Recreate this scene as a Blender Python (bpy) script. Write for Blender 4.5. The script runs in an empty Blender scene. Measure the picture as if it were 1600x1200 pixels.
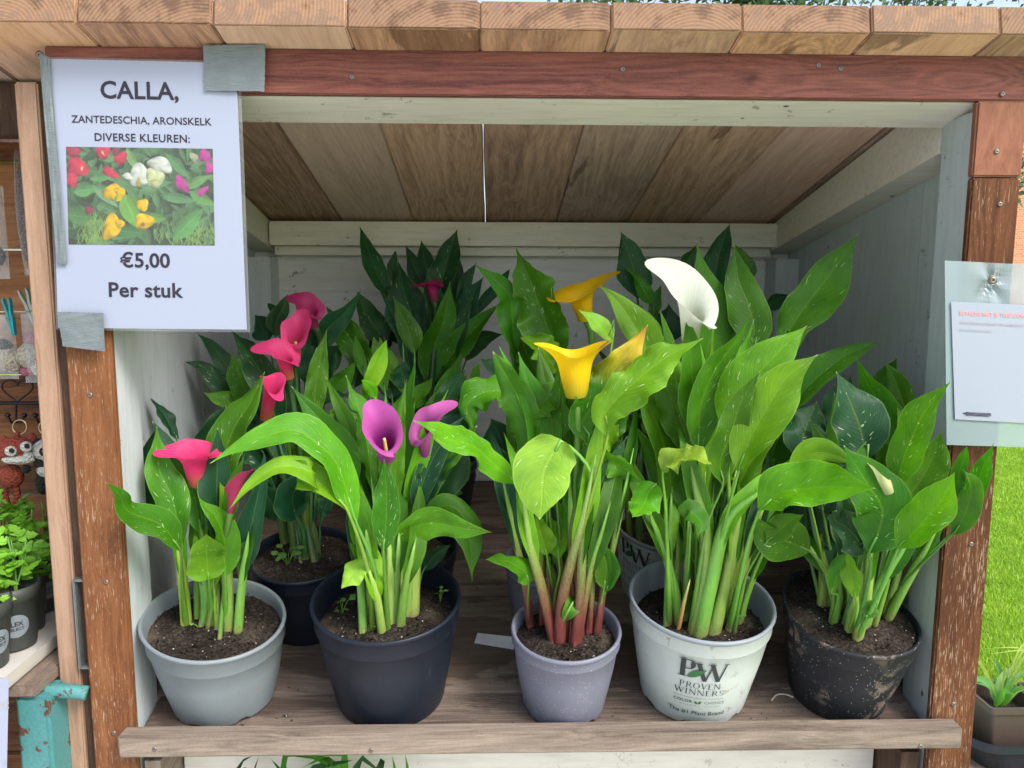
import bpy, bmesh, math, random
from mathutils import Vector, Matrix, noise, Euler
rad = math.radians
random.seed(7)
SC = bpy.context.scene
COL = SC.collection
H = 1.42                                   # height of the eye above the lawn

# ------------------------------------------------------------------ camera
TH, PSI, RO, FPX = rad(7.65), rad(1.45), rad(0.2), 1250.0
F = Vector((math.sin(PSI)*math.cos(TH), math.cos(PSI)*math.cos(TH), -math.sin(TH)))
R0 = Vector((math.cos(PSI), -math.sin(PSI), 0)); U0 = R0.cross(F)
R = R0*math.cos(RO)+U0*math.sin(RO); U = U0*math.cos(RO)-R0*math.sin(RO)
EYE = Vector((0, 0, H))
cam = bpy.data.cameras.new('camera'); co = bpy.data.objects.new('camera', cam); COL.objects.link(co)
m = Matrix((R, U, -F)).transposed().to_4x4(); m.translation = EYE; co.matrix_world = m
cam.sensor_width = 36; cam.lens = 36*FPX/1600; cam.clip_start = .02; cam.clip_end = 400
SC.camera = co

# ------------------------------------------------------------------ light
SUN_EL, SUN_AZ = rad(45), rad(134)         # azimuth clockwise from +Y: the sun stands behind the viewer, to the right
w = bpy.data.worlds.new('World'); SC.world = w; w.use_nodes = True
nt = w.node_tree; nt.nodes.clear()
sky = nt.nodes.new('ShaderNodeTexSky'); sky.sky_type = 'NISHITA'; sky.sun_disc = False
sky.sun_elevation = SUN_EL; sky.sun_rotation = SUN_AZ; sky.dust_density = 3.0; sky.air_density = 1.0
hs = nt.nodes.new('ShaderNodeHueSaturation'); hs.inputs['Saturation'].default_value = .72; hs.inputs['Value'].default_value = 1.15
bg = nt.nodes.new('ShaderNodeBackground'); bg.inputs['Strength'].default_value = .14
ow = nt.nodes.new('ShaderNodeOutputWorld')
nt.links.new(sky.outputs[0], hs.inputs['Color']); nt.links.new(hs.outputs[0], bg.inputs['Color']); nt.links.new(bg.outputs[0], ow.inputs['Surface'])
sl = bpy.data.lights.new('sun', 'SUN'); sl.energy = 1.6; sl.angle = rad(20); sl.color = (1, .96, .91)
so = bpy.data.objects.new('sun', sl); COL.objects.link(so)
sd = Vector((math.sin(SUN_AZ)*math.cos(SUN_EL), math.cos(SUN_AZ)*math.cos(SUN_EL), math.sin(SUN_EL)))
so.rotation_euler = sd.to_track_quat('Z', 'Y').to_euler()
vs = SC.view_settings; vs.view_transform = 'Standard'; vs.look = 'None'; vs.gamma = 1; vs.use_curve_mapping = False
vs.exposure = 1.0
try:
    SC.cycles.max_bounces = 8; SC.cycles.diffuse_bounces = 5; SC.cycles.transparent_max_bounces = 12
    SC.cycles.use_denoising = True; SC.cycles.sample_clamp_indirect = 6
except Exception: pass

# ------------------------------------------------------------------ helpers
def at(x, y, Y):
    """the point of the place seen at photo pixel x, y that lies Y metres in front of the eye"""
    d = F*FPX+R*(x-800)-U*(y-600)
    return EYE+d*(Y/d.y)
def Z(z): return H+z
def zc(p): return (p-EYE).dot(F)

class NT:
    def __init__(s, name):
        s.m = bpy.data.materials.new(name); s.m.use_nodes = True; s.t = s.m.node_tree
        s.p = s.t.nodes['Principled BSDF']; s.o = s.t.nodes['Material Output']
    def n(s, typ, **kw):
        nd = s.t.nodes.new('ShaderNode'+typ)
        ins = kw.pop('ins', {})
        for k, v in kw.items(): setattr(nd, k, v)
        for k, v in ins.items(): s.set(nd, k, v)
        return nd
    def set(s, nd, k, v):
        i = nd.inputs[k]
        if isinstance(v, bpy.types.NodeSocket): s.t.links.new(v, i)
        else: i.default_value = v
    def math(s, op, a, b=0.0, c=None, clamp=False):
        nd = s.n('Math', operation=op, use_clamp=clamp); s.set(nd, 0, a); s.set(nd, 1, b)
        if c is not None: s.set(nd, 2, c)
        return nd.outputs[0]
    def mix(s, fac, a, b, blend='MIX'):
        nd = s.n('Mix', data_type='RGBA', blend_type=blend)
        s.set(nd, 0, fac); s.set(nd, 6, c4(a)); s.set(nd, 7, c4(b)); return nd.outputs[2]
    def ramp(s, fac, stops):
        nd = s.n('ValToRGB'); s.set(nd, 0, fac); e = nd.color_ramp.elements
        while len(e) < len(stops): e.new(.5)
        for q, (p, c) in zip(e, stops): q.position = p; q.color = c4(c) if not isinstance(c, (int, float)) else (c, c, c, 1)
        return nd.outputs[0]
    def noise(s, vec, scale, detail=4, rough=.5, dist=0.0):
        nd = s.n('TexNoise', ins={'Scale': scale, 'Detail': detail, 'Roughness': rough, 'Distortion': dist}); s.set(nd, 'Vector', vec); return nd.outputs['Fac']
    def step(s, v, lo, hi): 
        nd = s.n('MapRange', interpolation_type='SMOOTHSTEP', ins={1: lo, 2: hi}); s.set(nd, 0, v); return nd.outputs[0]
    def scale(s, vec, sc, off=None):
        nd = s.n('VectorMath', operation='MULTIPLY'); s.set(nd, 0, vec); s.set(nd, 1, sc); r = nd.outputs[0]
        if off is not None:
            n2 = s.n('VectorMath', operation='ADD'); s.set(n2, 0, r); s.set(n2, 1, off); r = n2.outputs[0]
        return r
    def bump(s, h, strength=.3, dist=.001, normal=None):
        nd = s.n('Bump', ins={'Strength': strength, 'Distance': dist}); s.set(nd, 'Height', h)
        if normal is not None: s.set(nd, 'Normal', normal)
        return nd.outputs[0]
def c4(c): return c if isinstance(c, bpy.types.NodeSocket) else (tuple(c)+(1,))[:4]

def plain(name, col, rough=.6, spec=.4, metal=0, var=.12, bump=.0, scale=60):
    q = NT(name); tc = q.n('TexCoord').outputs['Object']; f = q.noise(tc, scale, 5)
    q.set(q.p, 'Base Color', q.mix(f, [v*(1-var) for v in col], [min(1, v*(1+var)) for v in col]))
    q.set(q.p, 'Roughness', rough); q.set(q.p, 'Specular IOR Level', spec); q.set(q.p, 'Metallic', metal)
    if bump: q.set(q.p, 'Normal', q.bump(f, bump, .001))
    return q.m

def wood(name, dark, mid, light, axis=0, rough=.75, knots=.5, wear=None, wearamt=.62, grain=1.0, stain=None, bump=.35, stainamt=.6, spread=.25):
    q = NT(name); tc = q.n('TexCoord').outputs['Object']; rnd = q.n('ObjectInfo').outputs['Random']
    off = q.n('CombineXYZ'); 
    for i, k in enumerate((37.0, 53.0, 71.0)): q.set(off, i, q.math('MULTIPLY', rnd, k))
    base = q.n('VectorMath', operation='ADD'); q.set(base, 0, tc); q.set(base, 1, off.outputs[0]); base = base.outputs[0]
    st = [1, 1, 1]; st[axis] = .06
    low = [1, 1, 1]; low[axis] = .25
    # knots bend the grain round them
    kv = q.n('TexVoronoi', feature='F1', ins={'Scale': 7.0, 'Randomness': 1.0}); kst = [1, 1, 1]; kst[axis] = .45
    q.set(kv, 'Vector', q.scale(base, kst)); kd = kv.outputs['Distance']
    krgb = q.n('SeparateColor'); q.set(krgb, 0, kv.outputs['Color'])
    kon = q.step(krgb.outputs[0], 1-knots*.5, 1-knots*.5+.02)
    kmask = q.math('MULTIPLY', q.math('SUBTRACT', 1.0, q.step(kd, .06, .13)), kon)
    ring = q.math('MULTIPLY', q.math('SUBTRACT', 1.0, q.step(kd, .05, .38)), kon)
    wob = q.noise(q.scale(base, low), 9, 3)
    v = q.n('VectorMath', operation='ADD'); q.set(v, 0, q.scale(base, st))
    cb = q.n('CombineXYZ'); amt = q.math('ADD', q.math('MULTIPLY', wob, .06), q.math('MULTIPLY', ring, .05))
    for i in range(3): q.set(cb, i, amt)
    q.set(v, 1, cb.outputs[0]); v = v.outputs[0]
    g1 = q.noise(v, 60*grain, 3, .6); g2 = q.noise(v, 300*grain, 4, .7); g3 = q.noise(q.scale(base, low), 4.5, 4, .6); g4 = q.noise(base, 420, 3, .7)
    rl = q.math('ABSOLUTE', q.math('SUBTRACT', q.math('FRACT', q.math('MULTIPLY', q.noise(v, 14*grain, 1, .4), 15.0)), .5))
    f = q.math('ADD', q.math('MULTIPLY', g1, .32), q.math('ADD', q.math('MULTIPLY', g2, .42), q.math('ADD', q.math('MULTIPLY', g3, .22), q.math('ADD', q.math('MULTIPLY', rl, .15), q.math('MULTIPLY', g4, .12)))))
    f = q.math('ADD', f, q.math('MULTIPLY', q.math('SUBTRACT', rnd, .5), spread))
    c = q.ramp(f, [(.38, dark), (.58, mid), (.82, light)])
    if stain:
        sm = q.step(q.noise(q.scale(base, low), 6.5, 6, .6, .6), stainamt, stainamt+.03)
        c = q.mix(q.math('MULTIPLY', sm, .6), c, stain)
    c = q.mix(q.math('MULTIPLY', kmask, .75), c, [x*.45 for x in dark])
    hgt = f
    if wear:
        ws = [1, 1, 1]; ws[axis] = .10
        wn = q.noise(q.scale(base, ws), 560, 5, .7); wn2 = q.noise(base, 9, 3)
        wm = q.step(q.math('ADD', wn, q.math('MULTIPLY', wn2, .30)), wearamt, wearamt+.10)
        c = q.mix(q.math('MULTIPLY', wm, .6), c, wear)
        hgt = q.math('SUBTRACT', f, q.math('MULTIPLY', wm, .4))
    q.set(q.p, 'Base Color', c); q.set(q.p, 'Roughness', rough); q.set(q.p, 'Specular IOR Level', .2)
    q.set(q.p, 'Normal', q.bump(hgt, bump, .002))
    return q.m

def paint(name, col, axis=2, grime=(.20, .17, .13), amt=.62):
    q = NT(name); tc = q.n('TexCoord').outputs['Object']; rnd = q.n('ObjectInfo').outputs['Random']
    off = q.n('CombineXYZ')
    for i, k in enumerate((31.0, 17.0, 43.0)): q.set(off, i, q.math('MULTIPLY', rnd, k))
    b = q.n('VectorMath', operation='ADD'); q.set(b, 0, tc); q.set(b, 1, off.outputs[0]); b = b.outputs[0]
    st = [1, 1, 1]; st[axis] = .12; gr = q.noise(q.scale(b, st), 120, 4, .6)
    big = q.noise(b, 5, 5, .6); c = q.mix(big, [v*.82 for v in col], [min(1, v*1.08) for v in col])
    c = q.mix(q.math('MULTIPLY', q.step(gr, .4, .7), .4), c, [v*.68 for v in col])
    s1 = q.step(q.noise(b, 42, 5, .75), amt, amt+.04); s2 = q.step(q.noise(b, 6, 3), .42, .62)
    c = q.mix(q.math('MULTIPLY', q.math('MULTIPLY', s1, s2), .8), c, grime)
    vo = q.n('TexVoronoi', ins={'Scale': 26.0}); vst = [1, 1, 1]; vst[axis] = .7; q.set(vo, 'Vector', q.scale(b, vst))
    rg = q.n('SeparateColor'); q.set(rg, 0, vo.outputs['Color'])
    dots = q.math('MULTIPLY', q.math('SUBTRACT', 1.0, q.step(vo.outputs['Distance'], .05, .09)), q.step(rg.outputs[1], .84, .86))
    c = q.mix(dots, c, [v*.35 for v in grime])
    q.set(q.p, 'Base Color', c); q.set(q.p, 'Roughness', .6); q.set(q.p, 'Specular IOR Level', .3)
    q.set(q.p, 'Normal', q.bump(gr, .35, .001)); return q.m

def leafmat(name, speck, autumn=False):
    q = NT(name); uv = q.n('UVMap').outputs[0]; sx = q.n('SeparateXYZ'); q.set(sx, 0, uv); u, v = sx.outputs[0], sx.outputs[1]
    oi = q.n('ObjectInfo'); col = oi.outputs['Color']; rnd = oi.outputs['Random']
    av = q.math('MULTIPLY', q.math('ABSOLUTE', q.math('SUBTRACT', v, .5)), 2.0)
    u0 = q.math('SUBTRACT', u, q.math('MULTIPLY', q.math('POWER', av, 1.25), .34))
    ph = q.math('FRACT', q.math('MULTIPLY', u0, 17.0)); tri = q.math('ABSOLUTE', q.math('SUBTRACT', ph, .5))
    vein = q.math('SUBTRACT', 1.0, q.step(tri, 0, .12))
    cv = q.n('CombineXYZ'); q.set(cv, 0, q.math('MULTIPLY', u0, 130.0)); q.set(cv, 1, q.math('MULTIPLY', v, 5.0)); q.set(cv, 2, q.math('MULTIPLY', rnd, 40))
    fine = q.noise(cv.outputs[0], 1.0, 2)
    tc = q.n('TexCoord').outputs['Object']; big = q.noise(tc, 24, 3, .55)
    mid = q.math('SUBTRACT', 1.0, q.step(av, .02, .07)); edge = q.step(av, .93, .985)
    if autumn: col = q.mix(q.math('MULTIPLY', q.step(q.math('ADD', u, q.math('MULTIPLY', big, .3)), .55, 1.0), .9), col, q.mix(q.step(u, .8, 1.0), (.55, .42, .03), (.42, .17, .04)))
    dk = q.mix(1.0, col, (.5, .6, .6), 'MULTIPLY'); lt = q.mix(1.0, col, (1.5, 1.28, 1.0), 'MULTIPLY')
    c = q.mix(q.step(q.math('ADD', q.math('MULTIPLY', big, .62), q.math('MULTIPLY', fine, .38)), .2, .8), dk, lt)
    blot = q.math('MULTIPLY', q.step(q.noise(tc, 17, 4, .6), .58, .72), .35); c = q.mix(blot, c, q.mix(1.0, c, (1.7, 1.15, .9), 'MULTIPLY'))
    lt2 = q.mix(.4, lt, (.30, .46, .03))
    c = q.mix(q.math('MULTIPLY', vein, .15), c, lt2); c = q.mix(q.math('MULTIPLY', mid, .3), c, lt2); c = q.mix(q.math('MULTIPLY', edge, .5), c, q.mix(.35, lt, (.34, .48, .12))); c = q.mix(q.step(q.math('ADD', u, q.math('MULTIPLY', rnd, .012)), .972, .998), c, q.mix(q.step(rnd, .45, .55), (.55, .56, .36), (.30, .17, .07)))
    hgt = q.math('ADD', q.math('MULTIPLY', vein, -.6), q.math('ADD', q.math('MULTIPLY', fine, .9), q.math('MULTIPLY', mid, -1.0)))
    if speck:
        patch0 = q.noise(tc, 55, 2)
        cs = q.n('CombineXYZ'); q.set(cs, 0, q.math('ADD', q.math('MULTIPLY', u0, 42.0), q.math('MULTIPLY', patch0, 5.0))); q.set(cs, 1, q.math('MULTIPLY', v, 7.5)); q.set(cs, 2, q.math('MULTIPLY', rnd, 60))
        vo = q.n('TexVoronoi', ins={'Scale': 1.0}); q.set(vo, 'Vector', cs.outputs[0]); rg = q.n('SeparateColor'); q.set(rg, 0, vo.outputs['Color'])
        patch = q.noise(tc, 38, 2)
        on = q.step(q.math('ADD', rg.outputs[0], q.math('MULTIPLY', q.math('SUBTRACT', patch, .5), 2.2)), .60, .64)
        sz = q.math('MULTIPLY_ADD', q.math('POWER', rg.outputs[1], 2.0), .26, .05)
        fl = q.math('MULTIPLY', q.math('SUBTRACT', 1.0, q.step(q.math('SUBTRACT', vo.outputs['Distance'], sz), -.03, .03)), on)
        c = q.mix(q.math('MULTIPLY', fl, q.math('MULTIPLY_ADD', rg.outputs[2], .5, .35)), c, (.58, .72, .42))
    bf = q.n('NewGeometry').outputs['Backfacing']
    c2 = q.mix(q.math('MULTIPLY', bf, .3), c, q.mix(.4, lt, (.18, .30, .08)))
    q.set(q.p, 'Base Color', c2); q.set(q.p, 'Roughness', q.math('MULTIPLY_ADD', big, .25, .30)); q.set(q.p, 'Specular IOR Level', .30)
    nb = q.bump(hgt, .35, .0012); q.set(q.p, 'Normal', nb)
    tr = q.n('BsdfTranslucent'); q.set(tr, 'Color', q.mix(1.0, c, (1.5, 1.7, .3), 'MULTIPLY')); q.set(tr, 'Normal', nb)
    ms = q.n('MixShader'); q.set(ms, 0, .27); q.set(ms, 1, q.p.outputs[0]); q.set(ms, 2, tr.outputs[0]); q.t.links.new(ms.outputs[0], q.o.inputs[0])
    return q.m

def stemmat(name, root):
    q = NT(name); uv = q.n('UVMap').outputs[0]; sx = q.n('SeparateXYZ'); q.set(sx, 0, uv)
    col = q.n('ObjectInfo').outputs['Color']; tc = q.n('TexCoord').outputs['Object']
    n1 = q.noise(q.scale(tc, (1, 1, .12)), 300, 3); n2 = q.noise(tc, 500, 2)
    c = q.mix(n1, q.mix(1.0, col, (.7, .75, .7), 'MULTIPLY'), q.mix(1.0, col, (1.3, 1.2, 1.2), 'MULTIPLY'))
    f = q.math('ADD', sx.outputs[0], q.math('MULTIPLY', q.math('SUBTRACT', n2, .5), .5))
    lo, hi = root[3], root[4]
    c = q.mix(q.step(f, lo, hi), q.mix(n1, [v*.6 for v in root[:3]], [v*1.5 for v in root[:3]]), c)
    q.set(q.p, 'Base Color', c); q.set(q.p, 'Roughness', .4); q.set(q.p, 'Specular IOR Level', .4); q.set(q.p, 'Subsurface Weight', .0)
    q.set(q.p, 'Normal', q.bump(n1, .5, .0015)); return q.m

def petalmat(name, base, inner=None):
    q = NT(name); uv = q.n('UVMap').outputs[0]; sx = q.n('SeparateXYZ'); q.set(sx, 0, uv)
    col = q.n('ObjectInfo').outputs['Color']
    cv = q.n('CombineXYZ'); q.set(cv, 0, q.math('MULTIPLY', sx.outputs[0], 3.0)); q.set(cv, 1, q.math('MULTIPLY', sx.outputs[1], 90.0)); n1 = q.noise(cv.outputs[0], 1.0, 3)
    c = q.mix(n1, q.mix(1.0, col, (.78, .78, .78), 'MULTIPLY'), q.mix(1.0, col, (1.15, 1.15, 1.15), 'MULTIPLY'))
    c = q.mix(q.step(q.math('ADD', sx.outputs[0], q.math('MULTIPLY', n1, .15)), .05, .62), base, c)
    if inner:
        bf = q.n('NewGeometry').outputs['Backfacing']
        ci = q.mix(q.step(sx.outputs[0], .35, .95), inner, col)
        c = q.mix(bf, c, ci)
    q.set(q.p, 'Base Color', c); q.set(q.p, 'Roughness', .5); q.set(q.p, 'Specular IOR Level', .25); q.set(q.p, 'Normal', q.bump(n1, .25, .0008))
    tr = q.n('BsdfTranslucent'); q.set(tr, 'Color', c)
    ms = q.n('MixShader'); q.set(ms, 0, .35); q.set(ms, 1, q.p.outputs[0]); q.set(ms, 2, tr.outputs[0]); q.t.links.new(ms.outputs[0], q.o.inputs[0])
    return q.m

def plastic(name, col, rough=.42, dirt=(.25, .2, .14), dirtamt=.62, dust=0.0, streak=.3, spec=.45):
    q = NT(name); tc = q.n('TexCoord').outputs['Object']; big = q.noise(tc, 14, 5, .6)
    c = q.mix(big, [v*.86 for v in col], [min(1, v*1.12) for v in col])
    sc = q.noise(q.scale(tc, (1, 1, .1)), 160, 3, .6); c = q.mix(q.math('MULTIPLY', q.step(sc, .62, .7), streak), c, [min(1, v*1.6+.02) for v in col])
    d = q.math('MULTIPLY', q.step(q.noise(tc, 60, 6, .7), dirtamt, dirtamt+.05), q.step(q.noise(tc, 13, 3), .5, .62))
    c = q.mix(q.math('MULTIPLY', d, .75), c, dirt)
    if dust:
        vo = q.n('TexVoronoi', ins={'Scale': 430.0}); q.set(vo, 'Vector', tc); rg = q.n('SeparateColor'); q.set(rg, 0, vo.outputs['Color'])
        dd = q.math('MULTIPLY', q.math('SUBTRACT', 1.0, q.step(vo.outputs['Distance'], .18, .3)), q.step(q.math('ADD', rg.outputs[0], q.math('MULTIPLY', q.noise(tc, 20, 3), .6)), 1.2-dust, 1.25-dust))
        c = q.mix(dd, c, (.45, .42, .38))
    q.set(q.p, 'Base Color', c); q.set(q.p, 'Roughness', q.math('MULTIPLY_ADD', big, .25, rough-.1)); q.set(q.p, 'Specular IOR Level', spec)
    q.set(q.p, 'Normal', q.bump(q.math('ADD', big, q.math('MULTIPLY', sc, .15)), .15, .002)); return q.m

def soilmat():
    q = NT('potting_soil'); tc = q.n('TexCoord').outputs['Object']; n1 = q.noise(tc, 260, 6, .8); n2 = q.noise(tc, 25, 3)
    c = q.ramp(q.math('ADD', q.math('MULTIPLY', n1, .8), q.math('MULTIPLY', n2, .25)), [(.40, (.008, .006, .005)), (.54, (.045, .036, .03)), (.72, (.17, .14, .115))])
    dry = q.step(q.noise(tc, 11, 3), .52, .66); 
    c = q.mix(q.math('MULTIPLY', dry, q.math('MULTIPLY', n1, .9)), c, (.24, .19, .14))
    vo = q.n('TexVoronoi', ins={'Scale': 260.0}); q.set(vo, 'Vector', tc); rg = q.n('SeparateColor'); q.set(rg, 0, vo.outputs['Color'])
    c = q.mix(q.math('MULTIPLY', q.math('SUBTRACT', 1.0, q.step(vo.outputs['Distance'], .2, .32)), q.step(rg.outputs[0], .955, .96)), c, (.6, .58, .52))
    q.set(q.p, 'Base Color', c); q.set(q.p, 'Roughness', .95); q.set(q.p, 'Specular IOR Level', .1); q.set(q.p, 'Normal', q.bump(n1, 1.0, .004)); return q.m

# ---- meshes
def world_of(o):
    return (world_of(o.parent) @ o.matrix_parent_inverse if o.parent else Matrix.Identity(4)) @ o.matrix_basis
def obj(name, verts=None, faces=None, mat=None, parent=None, uvs=None, smooth=False, me=None, color=None, loc=None, rot=None):
    if me is None:
        me = bpy.data.meshes.new(name); me.from_pydata([tuple(v) for v in verts], [], faces)
        if uvs is not None:
            l = me.uv_layers.new(name='UVMap'); vi = [0]*len(me.loops); me.loops.foreach_get('vertex_index', vi)
            fl = []
            for i in vi: fl += [uvs[i][0], uvs[i][1]]
            l.data.foreach_set('uv', fl)
        me.update()
    if mat and not me.materials: me.materials.append(mat)
    if smooth: me.polygons.foreach_set('use_smooth', [True]*len(me.polygons))
    o = bpy.data.objects.new(name, me); COL.objects.link(o)
    if loc is not None: o.location = loc
    if rot is not None: o.rotation_euler = rot
    if parent:
        o.parent = parent; o.matrix_parent_inverse = world_of(parent).inverted()
    if color: o.color = tuple(color)+(1,)
    return o
def tag(o, label=None, cat=None, group=None, kind=None):
    for k, v in (('label', label), ('category', cat), ('group', group), ('kind', kind)):
        if v: o[k] = v
    return o
def thing(name, loc, label, cat, group=None):
    o = bpy.data.objects.new(name, None); COL.objects.link(o); o.location = loc; o.empty_display_size = .05
    return tag(o, label, cat, group)
def bm_obj(name, bm, mat, parent=None, smooth=False, loc=None, rot=None, color=None):
    me = bpy.data.meshes.new(name); bm.to_mesh(me); bm.free()
    return obj(name, me=me, mat=mat, parent=parent, smooth=smooth, loc=loc, rot=rot, color=color)
def box(name, lo, hi, mat, parent=None, bevel=.0015, rotx=0, wob=0, roty=0, rotz=0):
    """a bevelled board between two corners, its origin at its middle"""
    lo, hi = Vector(lo), Vector(hi); c = (lo+hi)/2; s = (hi-lo)
    bm = bmesh.new(); bmesh.ops.create_cube(bm, size=1)
    for v in bm.verts:
        v.co = Vector((v.co.x*s.x, v.co.y*s.y, v.co.z*s.z))
        if wob: v.co += Vector([random.uniform(-wob, wob) for _ in range(3)])
    if bevel: bmesh.ops.bevel(bm, geom=bm.edges[:], offset=bevel, segments=2, affect='EDGES')
    return bm_obj(name, bm, mat, parent, loc=c, rot=(rotx, roty, rotz))
def prism(name, poly, d0, d1, mat, parent=None, axis=0):
    """polygon in the other two axes, run from d0 to d1 along one axis"""
    n = len(poly); vs_ = []
    for d in (d0, d1):
        for a, b in poly:
            p = [a, b]; p.insert(axis, d); vs_.append(p)
    fs = [tuple(range(n))[::-1], tuple(range(n, 2*n))]+[(i, (i+1) % n, n+(i+1) % n, n+i) for i in range(n)]
    c = Vector([sum(v[k] for v in vs_)/len(vs_) for k in range(3)])
    bm = bmesh.new(); bv = [bm.verts.new(Vector(v)-c) for v in vs_]
    for f_ in fs: bm.faces.new([bv[i] for i in f_])
    bmesh.ops.recalc_face_normals(bm, faces=bm.faces[:])
    return bm_obj(name, bm, mat, parent, loc=c)
def spline(pts, n):
    """Catmull-Rom through pts, n samples at even arc length"""
    P = [Vector(p) for p in pts]
    if len(P) == 2: return [P[0].lerp(P[1], i/(n-1)) for i in range(n)]
    E = [P[0]*2-P[1]]+P+[P[-1]*2-P[-2]]; raw = []
    for i in range(1, len(E)-2):
        for k in range(12):
            t = k/12; a, b, c, d = E[i-1], E[i], E[i+1], E[i+2]
            raw.append(.5*((2*b)+(c-a)*t+(2*a-5*b+4*c-d)*t*t+(3*b-a-3*c+d)*t**3))
    raw.append(P[-1]); L = [0]
    for i in range(1, len(raw)): L.append(L[-1]+(raw[i]-raw[i-1]).length)
    out = []; j = 0
    for i in range(n):
        s = L[-1]*i/(n-1)
        while j < len(L)-2 and L[j+1] < s: j += 1
        out.append(raw[j].lerp(raw[j+1], (s-L[j])/max(1e-9, L[j+1]-L[j])))
    return out
def tube_data(pts, radii, seg=8, cap=True, flat=1.0):
    n = len(pts); V = []; UV = []; Fs = []; prev = None
    for i, p in enumerate(pts):
        T = (pts[min(i+1, n-1)]-pts[max(i-1, 0)]).normalized()
        if prev is None: prev = T.orthogonal().normalized()
        A = (prev-T*prev.dot(T)).normalized(); prev = A; B = T.cross(A)
        for k in range(seg):
            a = 2*math.pi*k/seg; V.append(p+(A*math.cos(a)+B*math.sin(a)*flat)*radii[i]); UV.append((i/(n-1), k/seg))
    for i in range(n-1):
        for k in range(seg): Fs.append((i*seg+k, i*seg+(k+1) % seg, (i+1)*seg+(k+1) % seg, (i+1)*seg+k))
    if cap: Fs += [tuple(range(seg))[::-1], tuple(range((n-1)*seg, n*seg))]
    return V, Fs, UV
def tube(name, pts, r, mat, parent=None, seg=8, n=None, color=None, r1=None):
    P = spline(pts, n or max(6, len(pts)*4)); r1 = r if r1 is None else r1
    V, Fs, UV = tube_data(P, [r+(r1-r)*i/(len(P)-1) for i in range(len(P))], seg)
    return obj(name, V, Fs, mat, parent, UV, True, color=color)
def lathe_data(prof, seg=48, M=None, shear=0, sq=None):
    V = []; Fs = []; n = len(prof)
    for r, z in prof:
        for k in range(seg):
            a = 2*math.pi*k/seg; s = sq(a) if sq else 1.0
            x, y = r*math.cos(a)*s, r*math.sin(a)*s; V.append(Vector((x, y, z+shear*x*max(0, z)/.12)))
    for i in range(n-1):
        for k in range(seg): Fs.append((i*seg+k, i*seg+(k+1) % seg, (i+1)*seg+(k+1) % seg, (i+1)*seg+k))
    if M: V = [M @ v for v in V]
    return V, Fs
def ball(name, c, r, mat, parent=None, sc=(1, 1, 1), rot=None, seg=16, lump=0):
    bm = bmesh.new(); bmesh.ops.create_uvsphere(bm, u_segments=seg, v_segments=seg*2//3, radius=1)
    for v in bm.verts:
        d = 1+lump*noise.noise(v.co*3+Vector(c)*50)
        v.co = Vector((v.co.x*r*sc[0]*d, v.co.y*r*sc[1]*d, v.co.z*r*sc[2]*d))
    return bm_obj(name, bm, mat, parent, True, loc=Vector(c), rot=rot)
def sheet(name, quad, mat, parent=None, thick=.0004, nx=2, ny=2, bend=0, lift=Vector((0, 0, 0)), grid=None):
    """a thin slab over four corners TL TR BR BL"""
    tl, tr, br, bl = quad; V = []; UV = []; Fs = []; nrm = (tr-tl).cross(bl-tl).normalized()
    if nrm.y > 0: nrm = -nrm
    for side in (0, 1):
        for j in range(ny+1):
            for i in range(nx+1):
                u, v = i/nx, j/ny; p = tl.lerp(tr, u).lerp(bl.lerp(br, u), v)
                b = bend*math.sin(u*math.pi)*(.6+.4*v) if not grid else grid(u, v)
                V.append(p+nrm*(b+(thick if side else 0))+lift); UV.append((u, 1-v))
    N = (nx+1)*(ny+1); idx = lambda s, i, j: s*N+j*(nx+1)+i
    for j in range(ny):
        for i in range(nx):
            Fs.append((idx(1, i, j), idx(1, i, j+1), idx(1, i+1, j+1), idx(1, i+1, j))); Fs.append((idx(0, i, j), idx(0, i+1, j), idx(0, i+1, j+1), idx(0, i, j+1)))
    for i in range(nx):
        Fs.append((idx(0, i, 0), idx(1, i, 0), idx(1, i+1, 0), idx(0, i+1, 0))); Fs.append((idx(0, i, ny), idx(0, i+1, ny), idx(1, i+1, ny), idx(1, i, ny)))
    for j in range(ny):
        Fs.append((idx(0, 0, j), idx(0, 0, j+1), idx(1, 0, j+1), idx(1, 0, j))); Fs.append((idx(0, nx, j), idx(1, nx, j), idx(1, nx, j+1), idx(0, nx, j+1)))
    return obj(name, V, Fs, mat, parent, UV, False)
def text_polys(body, bold=0.0, spacing=1.0, res=3):
    """outline mesh of a line of lettering, scaled so that it spans 0..1 in x"""
    cu = bpy.data.curves.new('lettering', 'FONT'); cu.body = body; cu.offset = bold; cu.space_character = spacing; cu.resolution_u = res
    o = bpy.data.objects.new('lettering', cu); COL.objects.link(o)
    dg = bpy.context.evaluated_depsgraph_get(); me = o.evaluated_get(dg).to_mesh()
    V = [v.co.copy() for v in me.vertices]; Fs = [tuple(p.vertices) for p in me.polygons]
    o.evaluated_get(dg).to_mesh_clear(); bpy.data.objects.remove(o); bpy.data.curves.remove(cu)
    x0, x1 = min(v.x for v in V), max(v.x for v in V); k = 1/(x1-x0)
    return [((v.x-x0)*k, v.y*k) for v in V], Fs
def lettering(name, body, fn, width, mat, parent, bold=0.0, spacing=1.0, hscale=1.0):
    """put a line of lettering onto a surface: fn(x, y) takes metres from the middle of the line's baseline"""
    P, Fs = text_polys(body, bold, spacing)
    return obj(name, [fn((x-.5)*width, y*width*hscale) for x, y in P], Fs, mat, parent)

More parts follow.
